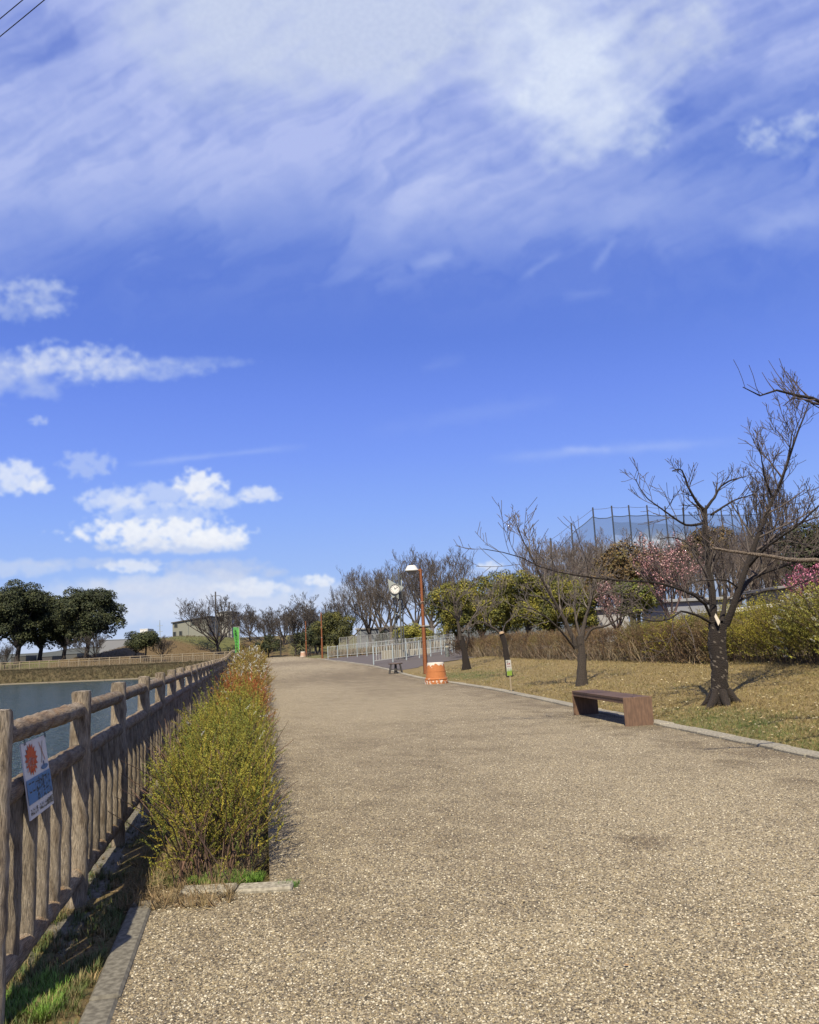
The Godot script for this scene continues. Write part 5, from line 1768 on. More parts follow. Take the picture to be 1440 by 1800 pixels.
# white railing through given points, one bay each
func railing(label: String, pts: Array, h: float, pickets: int) -> void:
	var o := thing("white_railing", label, "railing", pts[0])
	var base: Vector3 = pts[0]
	var pm := Geo.new()
	pm.box(Vector3(0, h * 0.5 - 0.08, 0), Vector3(0.072, h + 0.16, 0.072), Basis(), Color(0.78, 0.9, 1.0), 0.01)
	var post := pm.mesh()
	var bm := Geo.new()
	bm.box(Vector3.ZERO, Vector3(0.024, h * 0.74, 0.024), Basis(), Color(1.1, 1.1, 1.08))
	var bar := bm.mesh()
	for k in pts.size():
		var p: Vector3 = pts[k] - base
		part("post", post, M.white_rail, o, p)
		if k == pts.size() - 1:
			break
		var q: Vector3 = pts[k + 1] - base
		for y in [h * 0.95, h * 0.2]:
			var e := q - p
			slab(o, "rail", (p + q) * 0.5 + Vector3(0, y, 0), Vector3(0.04, 0.04, e.length() - 0.075), M.white_rail, Basis.looking_at(e.normalized(), Vector3.UP), 0.006, Color(1.05, 1.05, 1.05))
		for j in pickets:
			part("picket", bar, M.white_rail, o, p.lerp(q, (j + 1.0) / (pickets + 1.0)) + Vector3(0, h * 0.575, 0))

func build_objects() -> void:
	build_bench()
	planter(gp(0.66, 29.3), 1.0, "upturned orange terracotta planter with peeling white paint beside the lamp post", 3, 0.0)
	planter(col_at(533, 109.0), 0.95, "faded pinkish upturned planter far down the path beside a lamp post", 9, 0.2, Color(0.62, 0.40, 0.30))
	stool(gp(-1.02, 39.0), 0.1, "low dark table with splayed legs at the edge of the paved ramp")
	stool(col_at(543, 104.0), 0.4, "small dark table far down the path beside the faded planter")
	var p := at(748.5, 1181, 36.0)
	p.y = H(p.x, 36.0)
	lamp_post(p, 4.62, "rust coloured lamp post with white shade beside the orange planter", -1.0)
	lamp_post(col_at(567, 83.0), 4.62, "slim rusty lamp post at the end of the white railing", -1.0, false, true)
	lamp_post(col_at(539, 108.0), 4.62, "slim rusty lamp post far down the path beside the faded planter", -1.0, false, true)
	lamp_post(col_at(494, 126.0), 4.6, "thin dark pole at the foot of the far grass hill", -1.0, true)
	clock_tower()
	# railings of the ramp: columns of the picture and depths
	var pts := []
	for a in [[657, 48.6], [691, 49.7], [715, 50.8], [738, 52.0], [758, 53.2], [777, 54.6], [796, 56.4]]:
		var q := at(a[0], 1165, a[1])
		q.y = 0.30 + (a[1] - 48.6) * 0.03
		q.y = maxf(q.y, H(q.x, a[1]))
		pts.append(q)
	railing("white metal railing with wide posts on the near side of the paved ramp", pts, 1.12, 6)
	pts = []
	for k in 14:
		var t := k / 13.0
		var x := lerpf(577.0, 800.0, t)
		var d := lerpf(76.0, 60.0, t)
		var q := at(x, 1160, d)
		q.y = H(q.x, d) + 0.12 * t
		pts.append(q)
	railing("long white metal railing along the far side of the paved ramp", pts, 1.15, 6)
	# low concrete wall between them
	var o := thing("low_wall", "low pale concrete wall blocks between the two white railings", "wall", col_at(712, 57.0))
	for k in 4:
		slab(o, "wall_block", Vector3(-1.2 + 0.86 * k, 0.2, -0.25 * k), Vector3(0.84, 0.62, 0.3), M.concrete, Basis(Vector3.UP, 0.2), 0.02, Color(1.2, 1.2, 1.18))
	# bollard light
	o = thing("bollard_light", "short grey bollard light at the end of the white railing", "bollard", col_at(787, 50.0) + Vector3(0, 0.05, 0))
	var g := Geo.new()
	g.lathe([Vector2(0.13, -0.1), Vector2(0.13, 0.52), Vector2(0.12, 0.53)], 14, Color(0.16, 0.18, 0.18))
	part("body", g.mesh(), M.paint, o)
	g = Geo.new()
	g.lathe([Vector2(0.10, 0.53), Vector2(0.10, 0.68)], 14, Color(0.7, 0.66, 0.5))
	part("lens", g.mesh(), M.sheet, o)
	g = Geo.new()
	g.lathe([Vector2(0.10, 0.68), Vector2(0.145, 0.685), Vector2(0.145, 0.74), Vector2(0.001, 0.76)], 14, Color(0.12, 0.13, 0.13))
	part("cap", g.mesh(), M.paint, o)
	# notice on a stake
	var d := 22.3
	p = at(898, 1204, d)
	p.y = H(p.x, d)
	o = thing("notice", "small white and green notice on a wooden stake in front of pruned tree", "sign", p)
	slab(o, "stake", Vector3(0.0, 0.22, 0), Vector3(0.035, 0.75, 0.03), M.paint, Basis(Vector3.BACK, 0.03), 0.004, Color(0.34, 0.28, 0.2))
	slab(o, "board", Vector3(-0.02, 0.66, 0.025), Vector3(0.14, 0.42, 0.008), M.sheet, Basis(Vector3.BACK, 0.035), 0.002, Color(0.5, 0.5, 0.48))
	g = Geo.new()
	g.quad(Vector3(-0.068, -0.205, 0), Vector3(0.068, -0.205, 0), Vector3(0.068, -0.07, 0), Vector3(-0.068, -0.09, 0), Vector3.BACK, Color(0.22, 0.34, 0.04))
	for k in 9:
		var x := -0.06 + 0.015 * k
		g.quad(Vector3(x, -0.1, 0.001), Vector3(x + 0.012, -0.1, 0.001), Vector3(x + 0.012 + 0.01 * (k % 3 - 1), 0.0 - 0.02 * (k % 3), 0.001), Vector3(x + 0.006 + 0.01 * (k % 3 - 1), 0.0 - 0.02 * (k % 3), 0.001), Vector3.BACK, Color(0.10, 0.26, 0.06) if k % 2 else Color(0.30, 0.40, 0.10))
	letters(g, "ん", Vector3(-0.055, 0.195, 0.001), Vector3.RIGHT, Vector3.DOWN, Vector3.BACK, 0.05, 0.01, Color(0.05, 0.05, 0.05), Vector3.ZERO)
	letters(g, "木市", Vector3(-0.05, 0.13, 0.001), Vector3.RIGHT, Vector3.DOWN, Vector3.BACK, 0.045, 0.008, Color(0.30, 0.03, 0.05), Vector3(0.05, 0, 0))
	g.quad(Vector3(-0.05, 0.035, 0.001), Vector3(0.045, 0.035, 0.001), Vector3(0.045, 0.048, 0.001), Vector3(-0.05, 0.048, 0.001), Vector3.BACK, Color(0.2, 0.05, 0.1))
	var n := part("print", g.mesh(), M.sheet, o, Vector3(-0.02, 0.66, 0.0305))
	n.rotation.z = 0.035

# ------------------------------------------------------------------ hedges and bank grass
func build_hedges() -> void:
	var leaf := [sprig(11, 1.0, 16, 0.15, Color(1, 1, 1), Color(0.8, 0.7, 0.6), 0.2), sprig(12, 1.0, 11, 0.14, Color(1, 1, 1), Color(1.0, 0.9, 0.8), 0.1), sprig(13, 1.0, 6, 0.13, Color(1, 1, 1), Color(1.3, 1.15, 1.0), 0.1)]
	var bloom := [leaf[0], sprig(15, 1.0, 10, 0.14, Color(1, 1, 1), Color(0.9, 0.8, 0.6), 0.5, 12), leaf[1]]
	var r := rng(61)
	# long clipped brown hedge
	var base := gp(kerb_x(26.0) + 5.2, 26.0)
	var o := thing("clipped_hedge", "long clipped brown winter hedge along the top of the bank", "hedge", base)
	var g := Geo.new()
	var sw := [Swarm.new(), Swarm.new(), Swarm.new()]
	var f := FastNoiseLite.new()
	f.seed = 4
	f.frequency = 0.6
	var brown := [Color(0.08, 0.05, 0.028), Color(0.13, 0.078, 0.04), Color(0.18, 0.11, 0.05), Color(0.24, 0.175, 0.09), Color(0.17, 0.14, 0.035)]
	for k in 15000:
		var d := 20.5 + 29.0 * pow(r.randf(), 1.25)
		var c := kerb_x(d) + 5.3 + 0.15 * f.get_noise_1d(d * 3.0)
		if d > 38.0:
			c += (d - 38.0) * 0.12
		var w := 0.75
		var hh := 0.96 + 0.26 * f.get_noise_1d(d * 2.0 + 50.0)
		var a := r.randf() * PI
		var s := Vector2(signf(cos(a)) * pow(absf(cos(a)), 0.5), pow(sin(a), 0.5)) * (1.0 - 0.25 * r.randf() * r.randf())
		if r.randf() < 0.5:
			s = Vector2(-absf(s.x), s.y)
		if r.randf() < 0.35:
			s.y = r.randf()
		var x := c + s.x * w
		var p := Vector3(x, H(x, d) + s.y * hh, -d) - base
		var dir := (Vector3(s.x * 0.6, 0.3 + s.y, 0) + rvec(r) * 0.6).normalized()
		var b1 := dir.cross(runit(r)).normalized()
		var z := 0.21 * r.randf_range(0.6, 1.3)
		var t := clampf(0.5 + 0.7 * f.get_noise_3dv(p) + r.randf_range(-0.3, 0.3), 0.0, 0.999)
		(sw[r.randi() % 3] as Swarm).add(p - dir * 0.1, b1 * z, dir * z, b1.cross(dir) * z, vary(r, brown[int(t * 5.0)], 0.25))
	for k in 2200:
		var d := r.randf_range(20.5, 49.0)
		var x := kerb_x(d) + 5.3 + r.randf_range(-0.86, 0.1) + maxf(0.0, (d - 38.0) * 0.12)
		var p := gp(x, d) - base
		var e := Vector3(r.randf_range(-0.3, 0.2), r.randf_range(0.25, 0.75), r.randf_range(-0.35, 0.35))
		g.tube(PackedVector3Array([p, p + e * 0.5 + rvec(r) * 0.12, p + e + rvec(r) * 0.08]), PackedFloat32Array([0.008, 0.007, 0.004]), 3, vary(r, [Color(0.38, 0.30, 0.20), Color(0.17, 0.12, 0.08), Color(0.24, 0.20, 0.15)][r.randi() % 3], 0.3))
	part("stems", g.mesh(), M.twig, o)
	for k in 3:
		o.add_child((sw[k] as Swarm).node(leaf[k], M.leaf, "foliage"), true)
	# taller yellow-green shrubs towards the near end
	var W := Color(0.15, 0.105, 0.07)
	var lime := [Color(0.19, 0.18, 0.02), Color(0.26, 0.24, 0.024), Color(0.34, 0.30, 0.03), Color(0.22, 0.17, 0.035)]
	var pale := [Color(0.28, 0.28, 0.045), Color(0.38, 0.37, 0.07), Color(0.26, 0.24, 0.045), Color(0.46, 0.46, 0.18)]
	var dull := [Color(0.10, 0.085, 0.025), Color(0.14, 0.115, 0.035), Color(0.17, 0.15, 0.03), Color(0.12, 0.08, 0.035)]
	var rows := [[25.4, 0.9, 1.1, 1.6, dull, 0, leaf], [23.4, 0.95, 1.15, 1.6, lime, 0, leaf], [21.4, 0.95, 1.2, 1.5, dull, 0, leaf], [19.6, 1.0, 1.38, 1.5, lime, 0, leaf], [18.2, 0.95, 1.42, 1.4, lime, 0, leaf], [16.6, 1.05, 1.55, 1.4, pale, 1, bloom], [15.2, 1.05, 1.5, 1.4, pale, 1, bloom], [13.8, 1.05, 1.45, 1.4, pale, 1, bloom], [12.4, 1.0, 1.4, 1.5, lime, 0, leaf]]
	for k in rows.size():
		var a: Array = rows[k]
		var d: float = a[0]
		shrub("bank_shrub", "tall arching shrub with white blossom on top of the bank" if a[5] == 1 else ("dull olive brown twiggy shrub where the brown hedge ends" if a[4] == dull else "tall yellow green twiggy shrub on top of the bank behind the cherry tree"), "shrubs on top of the bank", gp(kerb_x(d) + 5.5, d), 0.15, Vector3(a[1], a[2], a[3]), a[6], a[4], 2600, 0.24, 300 + k, W, 160, 0.45, 260 if a[5] == 1 else 0)
	# rounded dark hedge piece by the ramp
	var dk := [Color(0.06, 0.03, 0.02), Color(0.09, 0.045, 0.028), Color(0.07, 0.05, 0.025), Color(0.05, 0.035, 0.02)]
	shrub("dark_bush", "dark reddish brown rounded bush at the end of the white railing", "", gp(3.45, 47.5), 0.0, Vector3(1.6, 1.25, 1.4), leaf, dk, 1500, 0.3, 320, W, 40, 0.1)
	# short dry grass on the bank
	var tuft := tuft_mesh(15, 7)
	var s := Swarm.new()
	var tried := 0
	while s.count < 52000 and tried < 200000:
		tried += 1
		var d := 1.0 / lerpf(1.0 / 7.5, 1.0 / 44.0, r.randf())
		var x := kerb_x(d) + 0.13 + r.randf() * 6.2
		if absf(x / d) > 0.62 or (d > 38.0 and x < 2.2):
			continue
		var n := nz(x, d, 1.1)
		var rr := x - kerb_x(d)
		var green := clampf(spot(rr, d, 0.5, 11.5, 0.75, 2.6) * 0.9 + spot(rr, d, 1.3, 31.0, 1.1, 3.5) * 0.9 + n * 0.55 - 0.12, 0.0, 0.9)
		var col := Color(0.39, 0.31, 0.115)
		if r.randf() < green:
			col = Color(0.11, 0.17, 0.03)
		elif r.randf() < 0.25:
			col = Color(0.22, 0.155, 0.06)
		elif r.randf() < 0.1:
			col = Color(0.52, 0.44, 0.26)
		grass_at(s, r, x, d, r.randf_range(0.022, 0.05) * (1.0 + d * 0.012), col, 0.5)
	# fallen leaves and bits
	var bit := Geo.new()
	bit.leaf(Vector3(-0.5, 0, 0), Vector3.RIGHT, Vector3.UP, 1.0, 0.55, Color.WHITE)
	var litter := Swarm.new()
	for k in 4200:
		var d := 1.0 / lerpf(1.0 / 8.0, 1.0 / 40.0, r.randf())
		var x := kerb_x(d) + 0.2 + r.randf() * 5.4
		if absf(x / d) > 0.62 or (d > 38.0 and x < 2.2):
			continue
		var z := r.randf_range(0.018, 0.045) * (1.0 + d * 0.012)
		var b := Basis(Vector3.UP, r.randf() * TAU) * Basis(Vector3.RIGHT, r.randf_range(-0.6, 0.6))
		litter.add(Vector3(x, H(x, d) + 0.03 + r.randf() * 0.012, -d), b.x * z, b.y * z, b.z * z, vary(r, [Color(0.56, 0.45, 0.24), Color(0.42, 0.29, 0.13), Color(0.64, 0.56, 0.37)][r.randi() % 3], 0.2))
	for k in 260:       # a few blown onto the path
		var d := 1.0 / lerpf(1.0 / 3.2, 1.0 / 22.0, r.randf())
		var x := lerpf(bed_x(d) + 0.05, kerb_x(d) - 0.05, 1.0 - pow(r.randf(), 2.2))
		if absf(x / d) > 0.62:
			continue
		var z := r.randf_range(0.012, 0.032)
		var b := Basis(Vector3.UP, r.randf() * TAU) * Basis(Vector3.RIGHT, r.randf_range(-0.4, 0.4))
		litter.add(Vector3(x, H(x, d) + 0.012, -d), b.x * z, b.y * z, b.z * z, vary(r, [Color(0.55, 0.44, 0.24), Color(0.30, 0.19, 0.09), Color(0.20, 0.14, 0.08)][r.randi() % 3], 0.25))
	var lq := litter.node(bit.mesh(), M.grass, "leaf_litter")
	add_child(lq)
	lq.set_meta("label", "pale fallen leaves and straw bits scattered over the bank")
	lq.set_meta("category", "leaf litter")
	var q := s.node(tuft, M.grass, "bank_grass")
	add_child(q)
	q.set_meta("label", "short dry straw coloured turf with green patches on the bank")
	q.set_meta("category", "grass")

# ------------------------------------------------------------------ background
func build_background() -> void:
	# evergreen broadleaf trees across the pond
	var shaded_camphor := [Color(0.016, 0.024, 0.008), Color(0.024, 0.036, 0.010), Color(0.034, 0.046, 0.012), Color(0.05, 0.058, 0.016)]  # leaf colours lowered so that cloud shade on the far trees is painted in
	var k := 0
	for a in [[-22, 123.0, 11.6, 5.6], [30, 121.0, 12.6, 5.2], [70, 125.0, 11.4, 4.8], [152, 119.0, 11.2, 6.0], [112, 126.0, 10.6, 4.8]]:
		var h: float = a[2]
		leafy_tree("camphor_tree", ["dark dense evergreen tree on the far bank of the pond", "tallest dark evergreen tree on the far bank of the pond", "dark dense evergreen tree on the far bank of the pond", "broad dark evergreen standing nearest the small domed tree across the pond", "dark dense evergreen tree on the far bank of the pond"][k], "tree", "dark evergreens across the pond", col_at(a[0], a[1]), h, Vector3(a[3] * 1.2, h * 0.47, a[3] * 0.9), h * 0.56, 60, h * 0.105, 30000, 0.27, shaded_camphor, 700 + k, Color(0.06, 0.05, 0.045), 14)
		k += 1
	var shrubg := [Color(0.030, 0.042, 0.014), Color(0.05, 0.065, 0.018), Color(0.07, 0.08, 0.022)]
	leafy_tree("clipped_tree", "small domed evergreen tree behind the far picket fence", "tree", "", col_at(256, 116.0), 4.4, Vector3(2.7, 0.9, 2.2), 2.9, 16, 0.95, 7000, 0.22, shrubg, 720, Color(0.05, 0.04, 0.035), 10)
	leafy_tree("round_bush", "dark rounded bush behind the small domed tree across the pond", "bush", "", col_at(238, 121.0), 4.6, Vector3(1.5, 1.7, 1.5), 2.5, 12, 0.9, 4000, 0.22, shaded_camphor, 721)
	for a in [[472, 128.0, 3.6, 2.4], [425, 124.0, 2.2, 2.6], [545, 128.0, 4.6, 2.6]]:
		leafy_tree("dark_shrub", "dark leafy shrub among the bare trees on the far hill", "bush", "dark shrubs on the far hill", col_at(a[0], a[1]), a[2], Vector3(a[3], float(a[2]) * 0.42, a[3]), float(a[2]) * 0.5, 10, float(a[2]) * 0.24, 3000, 0.25, shaded_camphor, 730 + k)
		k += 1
	var mid := [Color(0.03, 0.035, 0.012), Color(0.05, 0.058, 0.016), Color(0.085, 0.09, 0.018), Color(0.12, 0.115, 0.02)]
	leafy_tree("evergreen_tree", "dark green broadleaf tree behind the wire mesh fence", "tree", "", col_at(592, 96.0), 5.9, Vector3(3.0, 2.3, 2.6), 3.0, 28, 0.8, 18000, 0.17, mid, 740)
	leafy_tree("evergreen_tree", "smaller dark green tree between bare trees behind the mesh fence", "tree", "", col_at(562, 112.0), 5.0, Vector3(2.4, 2.0, 2.2), 2.9, 12, 0.9, 5000, 0.26, shaded_camphor, 741)
	leafy_tree("round_bush", "bright yellow green rounded bush behind the white railing", "bush", "", col_at(731, 70.0), 2.3, Vector3(1.5, 0.8, 1.3), 1.45, 12, 0.7, 6000, 0.15, [Color(0.17, 0.17, 0.02), Color(0.24, 0.22, 0.025), Color(0.12, 0.13, 0.02)], 742)
	leafy_tree("round_bush", "small dark bush behind the wire mesh fence", "bush", "", col_at(667, 98.0), 2.6, Vector3(1.0, 1.0, 1.0), 1.5, 9, 0.6, 2500, 0.2, shaded_camphor, 743)
	var olive := [Color(0.06, 0.07, 0.014), Color(0.12, 0.125, 0.018), Color(0.19, 0.18, 0.022), Color(0.26, 0.23, 0.03)]
	for a in [[806, 62.0, 5.9, 2.6], [848, 60.0, 6.1, 2.7], [889, 64.0, 5.6, 2.5], [930, 57.0, 5.9, 2.7], [972, 60.0, 5.6, 2.4], [1015, 58.0, 5.0, 2.3]]:
		var h: float = a[2]
		leafy_tree("broadleaf_tree", "rounded olive green evergreen tree in the row behind the hedge", "tree", "olive green evergreens behind the hedge", col_at(a[0], a[1]), h, Vector3(a[3] * 1.1, h * 0.46, a[3] * 0.85), h * 0.52, 44, h * 0.125, 30000, 0.125, olive, 750 + k)
		k += 1
	leafy_tree("broadleaf_tree", "compact bright green evergreen under the long bare limb", "tree", "", col_at(1128, 40.0), 3.6, Vector3(1.2, 1.0, 1.1), 2.4, 14, 0.6, 7000, 0.14, [Color(0.06, 0.08, 0.012), Color(0.12, 0.14, 0.018), Color(0.18, 0.18, 0.025)], 770)
	var rusty := [Color(0.10, 0.065, 0.025), Color(0.14, 0.09, 0.03), Color(0.10, 0.08, 0.02)]
	leafy_tree("broadleaf_tree", "brownish olive tree behind the pink plum blossom", "tree", "", col_at(1120, 52.0), 6.0, Vector3(3.0, 1.6, 2.4), 4.2, 18, 1.0, 8000, 0.2, rusty, 771)
	leafy_tree("broadleaf_tree", "brown crowned tree below the net poles", "tree", "", col_at(1262, 70.0), 9.3, Vector3(2.2, 1.6, 2.0), 7.6, 14, 0.9, 6000, 0.22, rusty, 772)
	leafy_tree("broadleaf_tree", "dark evergreen at the edge beyond the poplars", "tree", "", col_at(1452, 62.0), 8.6, Vector3(2.2, 2.6, 2.0), 6.0, 16, 1.1, 7000, 0.24, shaded_camphor, 773)
	# plums in blossom
	var pink := [Color(0.50, 0.27, 0.29), Color(0.40, 0.20, 0.23), Color(0.56, 0.37, 0.37)]
	plum(col_at(1186, 36.0), 4.6, pink, 800, "pale pink blossoming plum tree behind the big cherry tree", 3300)
	plum(col_at(1090, 42.0), 3.2, pink, 801, "small pale pink plum tree beside the compact green evergreen", 1500)
	plum(col_at(1452, 31.0), 3.1, [Color(0.58, 0.19, 0.33), Color(0.50, 0.14, 0.26), Color(0.62, 0.28, 0.40)], 802, "deep pink blossoming plum tree behind the white flowering shrubs", 2800)
	# bare trees
	var hillc := Color(0.075, 0.064, 0.06)
	var a0 := bare_tree("bare_tree", "wide bare tree standing in front of the pale green building", "", 901, 0, 10.5, hillc, 0.011)
	a0.position = col_at(383, 134.0)
	a0.rotation.y = 0.6
	var g2 := "bare trees around the far end of the path"
	var lab := "bare spreading tree on the far grass hill beyond the path"
	var a1 := bare_tree("bare_tree", lab, g2, 902, 0, 8.0, hillc, 0.010)
	a1.position = col_at(520, 128.0)
	for a in [[468, 133.0, 0.95, 2.0], [556, 124.0, 1.15, 4.0], [500, 140.0, 0.9, 1.0], [440, 145.0, 0.8, 3.0], [284, 119.0, 0.45, 0.3], [166, 116.0, 0.55, 2.2], [8, 116.0, 0.5, 1.4]]:
		copy(a1, col_at(a[0], a[1]), a[3], a[2], "" if a[0] > 300 else "small bare tree behind the far picket fence of the pond")
	var g3 := "tall bare trees behind the clock and railings"
	var b0 := bare_tree("bare_tree", "tall bare tree with many upswept branches behind the mesh fence and railings", g3, 905, 1, 9.5, Color(0.11, 0.093, 0.085), 0.008)
	b0.position = col_at(652, 98.0)
	for a in [[612, 100.0, 0.78, 2.0], [690, 92.0, 0.96, 4.1], [672, 110.0, 1.0, 0.8], [762, 84.0, 0.98, 1.2], [790, 90.0, 1.02, 3.0], [735, 100.0, 1.0, 5.0]]:
		copy(b0, col_at(a[0], a[1]), a[3], a[2])
	var g4 := "bare trees below the net poles"
	var c0 := bare_tree("bare_tree", "bare grey brown tree in the thicket below the net poles", g4, 907, 1, 9.0, Color(0.17, 0.138, 0.125), 0.0075)
	c0.position = col_at(968, 74.0)
	var r := rng(66)
	for x in [1000, 1030, 1062, 1090, 1118, 1150, 1180, 1212, 1240, 1288, 1310, 1332, 1360, 1415, 1440, 1475]:
		var d := r.randf_range(66.0, 92.0)
		copy(c0, col_at(x + r.randf_range(-8, 8), d), r.randf() * TAU, r.randf_range(0.85, 1.12) * d / 82.0)
	var p0 := bare_tree("poplar", "tall narrow bare poplar in the clump beside the golf net", "bare poplars beside the net", 911, 2, 20.5, Color(0.07, 0.056, 0.05), 0.019)
	p0.position = col_at(1386, 108.0)
	for a in [[1346, 112.0, 0.82, 1.0], [1362, 110.0, 0.96, 2.0], [1374, 114.0, 0.9, 3.0], [1400, 112.0, 0.97, 4.0], [1412, 108.0, 0.88, 5.0], [1428, 116.0, 0.84, 0.4]]:
		copy(p0, col_at(a[0], a[1]), a[3], a[2])
	# trimmed stumps of hedge bushes behind the hedge: far field hedge line closes the view
	build_net()
	build_buildings()
	build_small_far_things()

func plum(where: Vector3, h: float, cols: Array, seed_: int, label: String, count: int) -> void:
	var o := thing("plum_tree", label, "tree", where, 0.0, "plum trees in blossom")
	var r := rng(seed_)
	var g := Geo.new()
	var tw := Geo.new()
	var pts := PackedVector3Array([Vector3(0, -0.1, 0), Vector3(0.03, 0.5, 0), Vector3(0, 0.28 * h, 0)])
	g.tube(pts, PackedFloat32Array([0.13, 0.1, 0.09]), 8, Color(0.06, 0.045, 0.04), true)
	part("trunk", g.mesh(), M.twig, o)
	var opt := {"wob": 0.14, "up": 0.1, "ang": 0.7, "ratio": 0.55, "kids": [0, 5, 5, 5], "col": Color(0.11, 0.07, 0.07), "rmin": 0.008}
	for k in 7:
		var a := TAU * k / 7.0 + r.randf()
		branch(tw, r, pts[2] - Vector3(0, 0.1, 0), Vector3(cos(a) * 0.7, 0.9, sin(a) * 0.7).normalized(), h * r.randf_range(0.5, 0.75), 0.05, 3, opt)
	part("crown", tw.mesh(), M.twig, o)
	# blossoms sit on the twigs
	var b := Geo.new()
	for k in count:
		var p := tw.v[r.randi() % tw.v.size()]
		if p.y < h * 0.3:
			continue
		var f := runit(r)
		b.leaf(p + rvec(r) * 0.03, f.cross(runit(r)).normalized(), f, 0.075 * r.randf_range(0.6, 1.3), 0.065, vary(r, cols[r.randi() % cols.size()], 0.2))
	part("blossom", b.mesh(), M.petal, o)

func build_net() -> void:
	var o := thing("golf_net", "tall blue grey golf range net hung between dark steel poles", "net", col_at(1100, 150.0))
	var base := o.position
	var xs := [[968, 946, 150], [1004, 919, 150], [1042, 892, 150], [1075, 889, 150], [1105, 888, 152], [1137, 888, 154], [1169, 890, 156], [1200, 892, 160], [1240, 888, 170], [1267, 892, 175], [1285, 895, 180], [1310, 890, 180], [1335, 892, 180]]
	for a in xs:
		var top := at(a[0], a[1], a[2])
		var g := Geo.new()
		g.tube(PackedVector3Array([Vector3(0, -1, 0), Vector3(0, top.y, 0)]), PackedFloat32Array([0.18, 0.14]), 8, Color(0.05, 0.05, 0.055), true)
		part("pole", g.mesh(), M.paint, o, Vector3(top.x, 0, top.z) - base)
	# net faces: rim sags between the poles
	var rim := [[950, 985, 149], [985, 962, 149], [1012, 932, 149], [1042, 908, 149], [1060, 911, 149.5], [1078, 907, 149.5], [1105, 906, 151], [1137, 905, 153], [1169, 906, 155], [1200, 905, 159], [1240, 903, 169], [1285, 905, 179], [1335, 903, 180]]
	for layer in 2:
		var g := Geo.new()
		for k in rim.size() - 1:
			if layer == 1 and k < 5:
				continue
			var n := 5
			for j in n:
				var q := []
				for t in [float(j) / n, float(j + 1) / n]:
					var x := lerpf(rim[k][0], rim[k + 1][0], t)
					var y := lerpf(rim[k][1], rim[k + 1][1], t) + 1.3 * sin(PI * t)
					var d := lerpf(rim[k][2], rim[k + 1][2], t)
					if layer == 0:
						q.append([at(x, y, d) - base, at(x, y + 120.0, d) * Vector3(1, 0, 1) + Vector3(0, 3.0, 0) - base])
					else:
						q.append([at(x, y + 10.0 + (x - 1078.0) * 0.05, d + 22.0) - base, at(x, y + 32.0 + (x - 1078.0) * 0.12, d + 30.0) - base])
				g.quad(q[0][0], q[1][0], q[1][1], q[0][1], Vector3.BACK, Color.WHITE)
		part("netting", g.mesh(), M.net, o)
	var g := Geo.new()
	for k in xs.size() - 1:
		var pts := PackedVector3Array()
		for j in 7:
			var t := j / 6.0
			pts.append(at(xs[k][0], xs[k][1] + 3, xs[k][2]).lerp(at(xs[k + 1][0], xs[k + 1][1] + 3, xs[k + 1][2]), t) - Vector3(0, 0.12 * sin(PI * t), 0) - base)
		g.tube(pts, PackedFloat32Array([0.035, 0.035, 0.035, 0.035, 0.035, 0.035, 0.035]), 4, Color(0.08, 0.09, 0.11))
		if k < rim.size() - 1:
			pts = PackedVector3Array()
			for j in 7:
				var t := j / 6.0
				pts.append(at(lerpf(rim[k][0], rim[k + 1][0], t), lerpf(rim[k][1], rim[k + 1][1], t) + 1.3 * sin(PI * t), lerpf(rim[k][2], rim[k + 1][2], t)) - base)
			g.tube(pts, PackedFloat32Array([0.07, 0.07, 0.07, 0.07, 0.07, 0.07, 0.07]), 4, Color(0.06, 0.09, 0.14))
	part("cable", g.mesh(), M.paint, o)

func house(called: String, label: String, x0: float, x1: float, d: float, base_y: float, h0: float, h1: float, depth: float, wall: Color, roof: Color, over := 0.4) -> Node3D:
	var a := at(x0, 1140, d)
	var b := at(x1, 1140, d)
	var w := b.x - a.x
	var o := thing(called, label, "building", Vector3((a.x + b.x) * 0.5, base_y, -d))
	var g := Geo.new()
	# walls with a sloping top, left height h0, right height h1
	var l := -w * 0.5
	var r := w * 0.5
	var z := -depth
	g.quad(Vector3(l, -1, 0), Vector3(r, -1, 0), Vector3(r, h1, 0), Vector3(l, h0, 0), Vector3.BACK, wall)
	g.quad(Vector3(l, -1, z), Vector3(r, -1, z), Vector3(r, h1, z), Vector3(l, h0, z), Vector3.FORWARD, wall)
	g.quad(Vector3(l, -1, 0), Vector3(l, -1, z), Vector3(l, h0, z), Vector3(l, h0, 0), Vector3.LEFT, wall)
	g.quad(Vector3(r, -1, 0), Vector3(r, -1, z), Vector3(r, h1, z), Vector3(r, h1, 0), Vector3.RIGHT, wall)
	part("wall", g.mesh(), M.paint, o)
	var e := Vector3(w, h1 - h0, 0)
	slab(o, "roof", Vector3(0, (h0 + h1) * 0.5 + 0.12, z * 0.5), Vector3(e.length() + over * 2.0, 0.22, depth + over * 2.0), M.paint, Basis(Vector3.BACK, atan2(h1 - h0, w)), 0.02, roof)
	return o

func window(o: Node3D, x: float, y: float, w: float, h: float) -> void:
	var f := slab(o, "window", Vector3(x, y, 0.03), Vector3(w + 0.16, h + 0.16, 0.1), M.paint, Basis(), 0.01, Color(0.16, 0.17, 0.17))
	slab(f, "pane", Vector3(0, 0, 0.045), Vector3(w, h, 0.03), M.glass, Basis(), 0.0)

